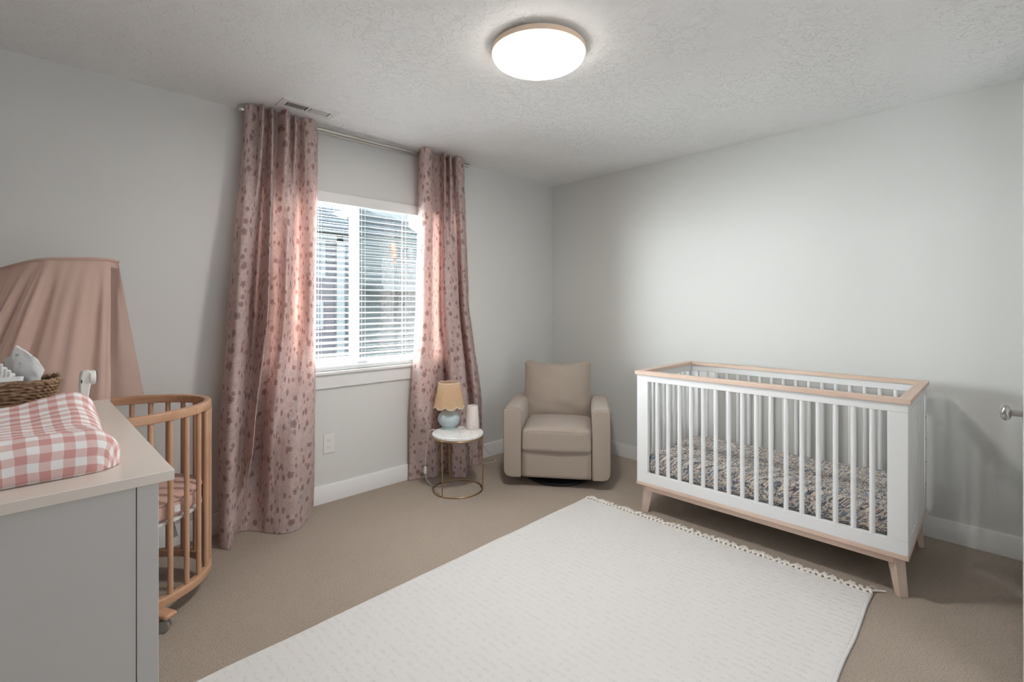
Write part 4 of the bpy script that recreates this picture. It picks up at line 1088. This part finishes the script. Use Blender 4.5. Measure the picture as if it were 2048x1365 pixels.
oval_crib()

def canopy():
    o = thing('crib_canopy', 'dusty pink draped canopy over the oval wooden crib', 'canopy', (OC.x, OC.y, .80))
    # hoop top curve: (x, y, z) world
    def PT(px, Y, z): return (onY(px, Y), Y, z)
    top = [PT(236, 2.80, 1.494), PT(230, 2.72, 1.490), PT(215, 2.665, 1.492), PT(180, 2.64, 1.4895), PT(140, 2.635, 1.4855), PT(99, 2.64, 1.481), PT(66, 2.66, 1.472), PT(30, 2.70, 1.455), PT(0, 2.745, 1.438), PT(-30, 2.79, 1.41)]
    topc = cat(top, 12)
    zc = .80
    # bottom curve of the front sheet, outside the rail, gathered
    N = len(topc); K = 60
    def sheet(topc, bot, seed, folds, amp, name, flat=0.0):
        n = len(topc); P = []; UV = []
        for i in range(K + 1):
            t = i / K; row = []; ur = []
            for j in range(n):
                a = Vector(topc[j]); c_ = Vector(bot[j]); s = j / (n - 1)
                p = a.lerp(c_, t); 
                bulge = .02 * sin(pi * t)
                d = (c_ - a); out = Vector((-(d.y), d.x, 0))
                ph = s * folds * 2 * pi + 1.2 * sin(s * 9 + seed) + t * .6
                w = amp * ss(.02, .30, t) * (sin(ph) * .7 + .45 * sin(ph * 1.9 + 1 + seed) + .25 * sin(ph * 3.7 + 2.0))
                tang = (Vector(bot[min(j + 1, n - 1)]) - Vector(bot[max(j - 1, 0)])); tang.z = 0
                if tang.length > 1e-6: nn = Vector((-tang.y, tang.x, 0)).normalized()
                else: nn = Vector((0, 1, 0))
                p = p + nn * (w + bulge * 0)
                p = p + Vector((0, 0, 0)) + nn * .006 * mn.noise(Vector((s * 12, t * 4, seed)))
                row.append((p.x - OC.x, p.y - OC.y, p.z - .80)); ur.append((s * .9, t * .7))
            P.append(row); UV.append(ur)
        return obj(name, B().grid(P, uv=UV), 'muslin', o, smooth=True)
    # front: right free edge hangs straight down, left part sweeps far left
    bot = []
    a_r, a_l = R(-93), R(-175)
    front_top = topc[20:]          # from front right corner leftward
    n = len(front_top)
    for j in range(n):
        s = j / (n - 1); a = lp(a_r, a_l, s ** .8)
        x, y = opt(lp(a_r, a_l, s), 1.06); x -= .30 * s; bot.append((OC.x + x, OC.y + y, .70))
    bot[0] = (onY(216, OC.y - OB_ * 1.05), OC.y - OB_ * 1.05, .70)
    sheet(front_top, bot, 1.0, 5.0, .015, 'front_drape')
    # rear sheet: from the hoop's right tip and back, to the rear rail
    bt = cat([PT(236, 2.80, 1.494), PT(226, 2.86, 1.492), PT(190, 2.90, 1.49), PT(140, 2.92, 1.485), PT(90, 2.92, 1.47), PT(20, 2.90, 1.45), PT(-30, 2.88, 1.41)], 12)
    bb = []; n = len(bt)
    for j in range(n):
        s = j / (n - 1); a = lp(R(70), R(180), s ** .9); x, y = opt(a, .975); bb.append((OC.x + x, OC.y + y, .845))
    x_ = onY(288, OC.y + .285); bb[0] = (x_, OC.y + .285, .862)
    sheet(bt, bb, 3.0, 4.5, .011, 'rear_drape')
    # tip between the two sheets: right end wrap
    rt = topc[0:21]; n = len(rt); bb2 = []
    for j in range(n):
        s = j / (n - 1); p = Vector(rt[j]); bb2.append((p.x + .004, p.y + .002, p.z - .032))
    P = [[(p[0] - OC.x, p[1] - OC.y, lp(p[2], q[2], t) - .80) for p, q in zip(rt, bb2)] for t in (0, .33, .66, 1)]
    obj('header_band', B().grid(P, uv=[[(j * .01, t * .03) for j in range(n)] for t in range(4)]), 'muslin', o, smooth=True)
    # sewn channel round the hoop, top cloth and the pole
    loop = topc + bt[::-1][1:-1]
    ch = [(p[0] - OC.x, p[1] - OC.y, p[2] - .802) for p in loop]
    obj('hoop_channel', B().tube(ch, .0065, 8, closed=True), 'muslin', o, smooth=True)
    m = min(len(topc), len(bt)); P = []
    for t in range(7):
        f = t / 6; P.append([tuple(Vector(topc[int(j * (len(topc) - 1) / 59)]).lerp(Vector(bt[int(j * (len(bt) - 1) / 59)]), f) - Vector((OC.x, OC.y, .80 + .006 * sin(pi * f)))) for j in range(60)])
    obj('top_cloth', B().grid(P, uv=[[(j * .01, t * .04) for j in range(60)] for t in range(7)]), 'muslin', o, smooth=True)
    px_ = onY(100, 2.925) - OC.x; yy = 2.925 - OC.y
    obj('canopy_pole', B().tube(cat([(-.05, OB_ + .006, -.65), (-.05, OB_ + .006, .0), (-.05, OB_ + .0, .35), (-.05, OB_ - .04, .60), (px_, yy - .03, .672)], 6), .008, 10), 'beech', o, smooth=True)
canopy()

# ================================================================= OUTSIDE
struct(obj('ground', B().box(-30, 60, WY1 + .2, 70, -0.55, -0.45), 'grass'))
def P3(px, py, Y):
    d = ray(px, py); t = Y / d[1]; return Vector((d[0] * t, Y, CAMH + d[2] * t))
def house(name, label, cat_, Y, x0, x1, z1, mat, windows, depth=6, trims=(), roof=None, extra=None):
    o = thing(name, label, cat_, ((x0 + x1) / 2, Y, -0.45), group='houses outside the window'); ox_, oy_ = (x0 + x1) / 2, Y; oz_ = -0.45
    obj('wall', B().box(x0 - ox_, x1 - ox_, 0, depth, 0, z1 - oz_), mat, o)
    for (wa, wb, za, zb_) in windows:
        f = obj('window', B().box(wa - ox_ - .1, wb - ox_ + .1, -.06, .02, za - oz_ - .1, zb_ - oz_ + .1), 'exttrim', o)
        obj('pane', B().box(wa - ox_, wb - ox_, -.09, -.05, za - oz_, zb_ - oz_), 'housewin', f)
    for (xa, xb, za, zb_) in trims: obj('trim_board', B().box(xa - ox_, xb - ox_, -.08, .02, za - oz_, zb_ - oz_), 'exttrim', o)
    if roof:     # list of (x, z) outline for a gable or hip facing us
        obj('roof', B().prism([(x - ox_, z - oz_) for x, z in roof], -.5, depth + .3, 'y'), 'shingle', o)
    return o
def R2(px, Y): return onY(px, Y)
def Z2(px, py, Y): return P3(px, py, Y).z
# near neighbour, mauve grey siding
Y1 = 11.0
x0, x1 = R2(520, Y1), R2(684, Y1); ze = Z2(660, 466, Y1)
def X1(p): return R2(p, Y1)
house('neighbour_house', 'house with dark mauve siding seen through the left half of the window', 'house', Y1, x0, x1, ze, 'siding',
      [(X1(618), X1(640), Z2(630, 545, Y1), Z2(630, 482, Y1)), (X1(610), X1(636), Z2(630, 650, Y1), Z2(630, 610, Y1))],
      trims=[(x1 - .16, x1 + .02, -.45, ze), (x0, x1, ze - .18, ze)],
      roof=[(x0 - .3, ze - .05), (x1 + .25, ze - .05), (x1 + .25, ze + .12), (X1(625), Z2(625, 424, Y1)), (x0 - .3, Z2(625, 424, Y1) + .2)])
# second, lower grey house
Y2 = 15.0
x0, x1 = R2(686, Y2), R2(960, Y2)
def X2(p): return R2(p, Y2)
ze = Z2(760, 478, Y2)
h2 = house('porch_house', 'pale grey house with slate roof and porch, seen through the right window half', 'house', Y2, x0, x1, ze, 'siding_grey',
      [(X2(804), X2(809), Z2(806, 525, Y2), Z2(806, 500, Y2)), (X2(812), X2(817), Z2(806, 525, Y2), Z2(806, 500, Y2)), (X2(800), X2(806), Z2(806, 607, Y2), Z2(806, 582, Y2)), (X2(808), X2(814), Z2(806, 607, Y2), Z2(806, 582, Y2)),
       (X2(690), X2(697), Z2(693, 560, Y2), Z2(693, 490, Y2)), (X2(690), X2(697), Z2(693, 670, Y2), Z2(693, 600, Y2))],
      trims=[(x0, x1, ze - .22, ze)],
      roof=[(x0 - .3, ze), (x1, ze), (x1, ze + .3), (X2(832), ze + .15), (X2(775), Z2(775, 440, Y2)), (X2(734), Z2(734, 431, Y2)), (X2(700), ze + .9), (x0 - .3, ze + .2)])
obj('porch_post', B().box(X2(749) - h2.location.x, X2(755) - h2.location.x, -1.2, -1.0, Z2(752, 528, Y2 - 1.1) + .45, Z2(752, 484, Y2 - 1.1) + .45), 'cedar', h2)
b = B()
zr = Z2(770, 528, Y2) + .45
b.box(X2(728) - h2.location.x, X2(835) - h2.location.x, -1.2, -1.14, zr, zr + .07)
for k_ in range(44):
    xx = lp(X2(728), X2(835), k_ / 43) - h2.location.x; b.box(xx, xx + .03, -1.19, -1.15, zr - .75, zr)
b.box(X2(728) - h2.location.x, X2(835) - h2.location.x, -1.25, 0, zr - .95, zr - .75)
obj('porch_railing', b, 'exttrim', h2)
# tall pale block behind
Y3 = 24.0
def X3(p): return R2(p, Y3)
x0, x1 = X3(560), X3(815)
house('tall_house', 'tall pale sided townhouse rising behind the neighbouring roofs outside the window', 'house', Y3, x0, x1, 11.5, 'siding_pale',
      [(X3(642), X3(651), Z2(645, 432, Y3), Z2(645, 398, Y3)), (X3(779), X3(789), Z2(784, 452, Y3), Z2(784, 433, Y3)), (X3(806), X3(814), Z2(810, 462, Y3), Z2(810, 440, Y3)), (X3(780), X3(790), Z2(784, 400, Y3), Z2(784, 380, Y3))], depth=8,
      trims=[(X3(664), X3(666), -.45, 11.5), (X3(724), X3(727), -.45, 11.5), (X3(812), X3(815), -.45, 11.5)])
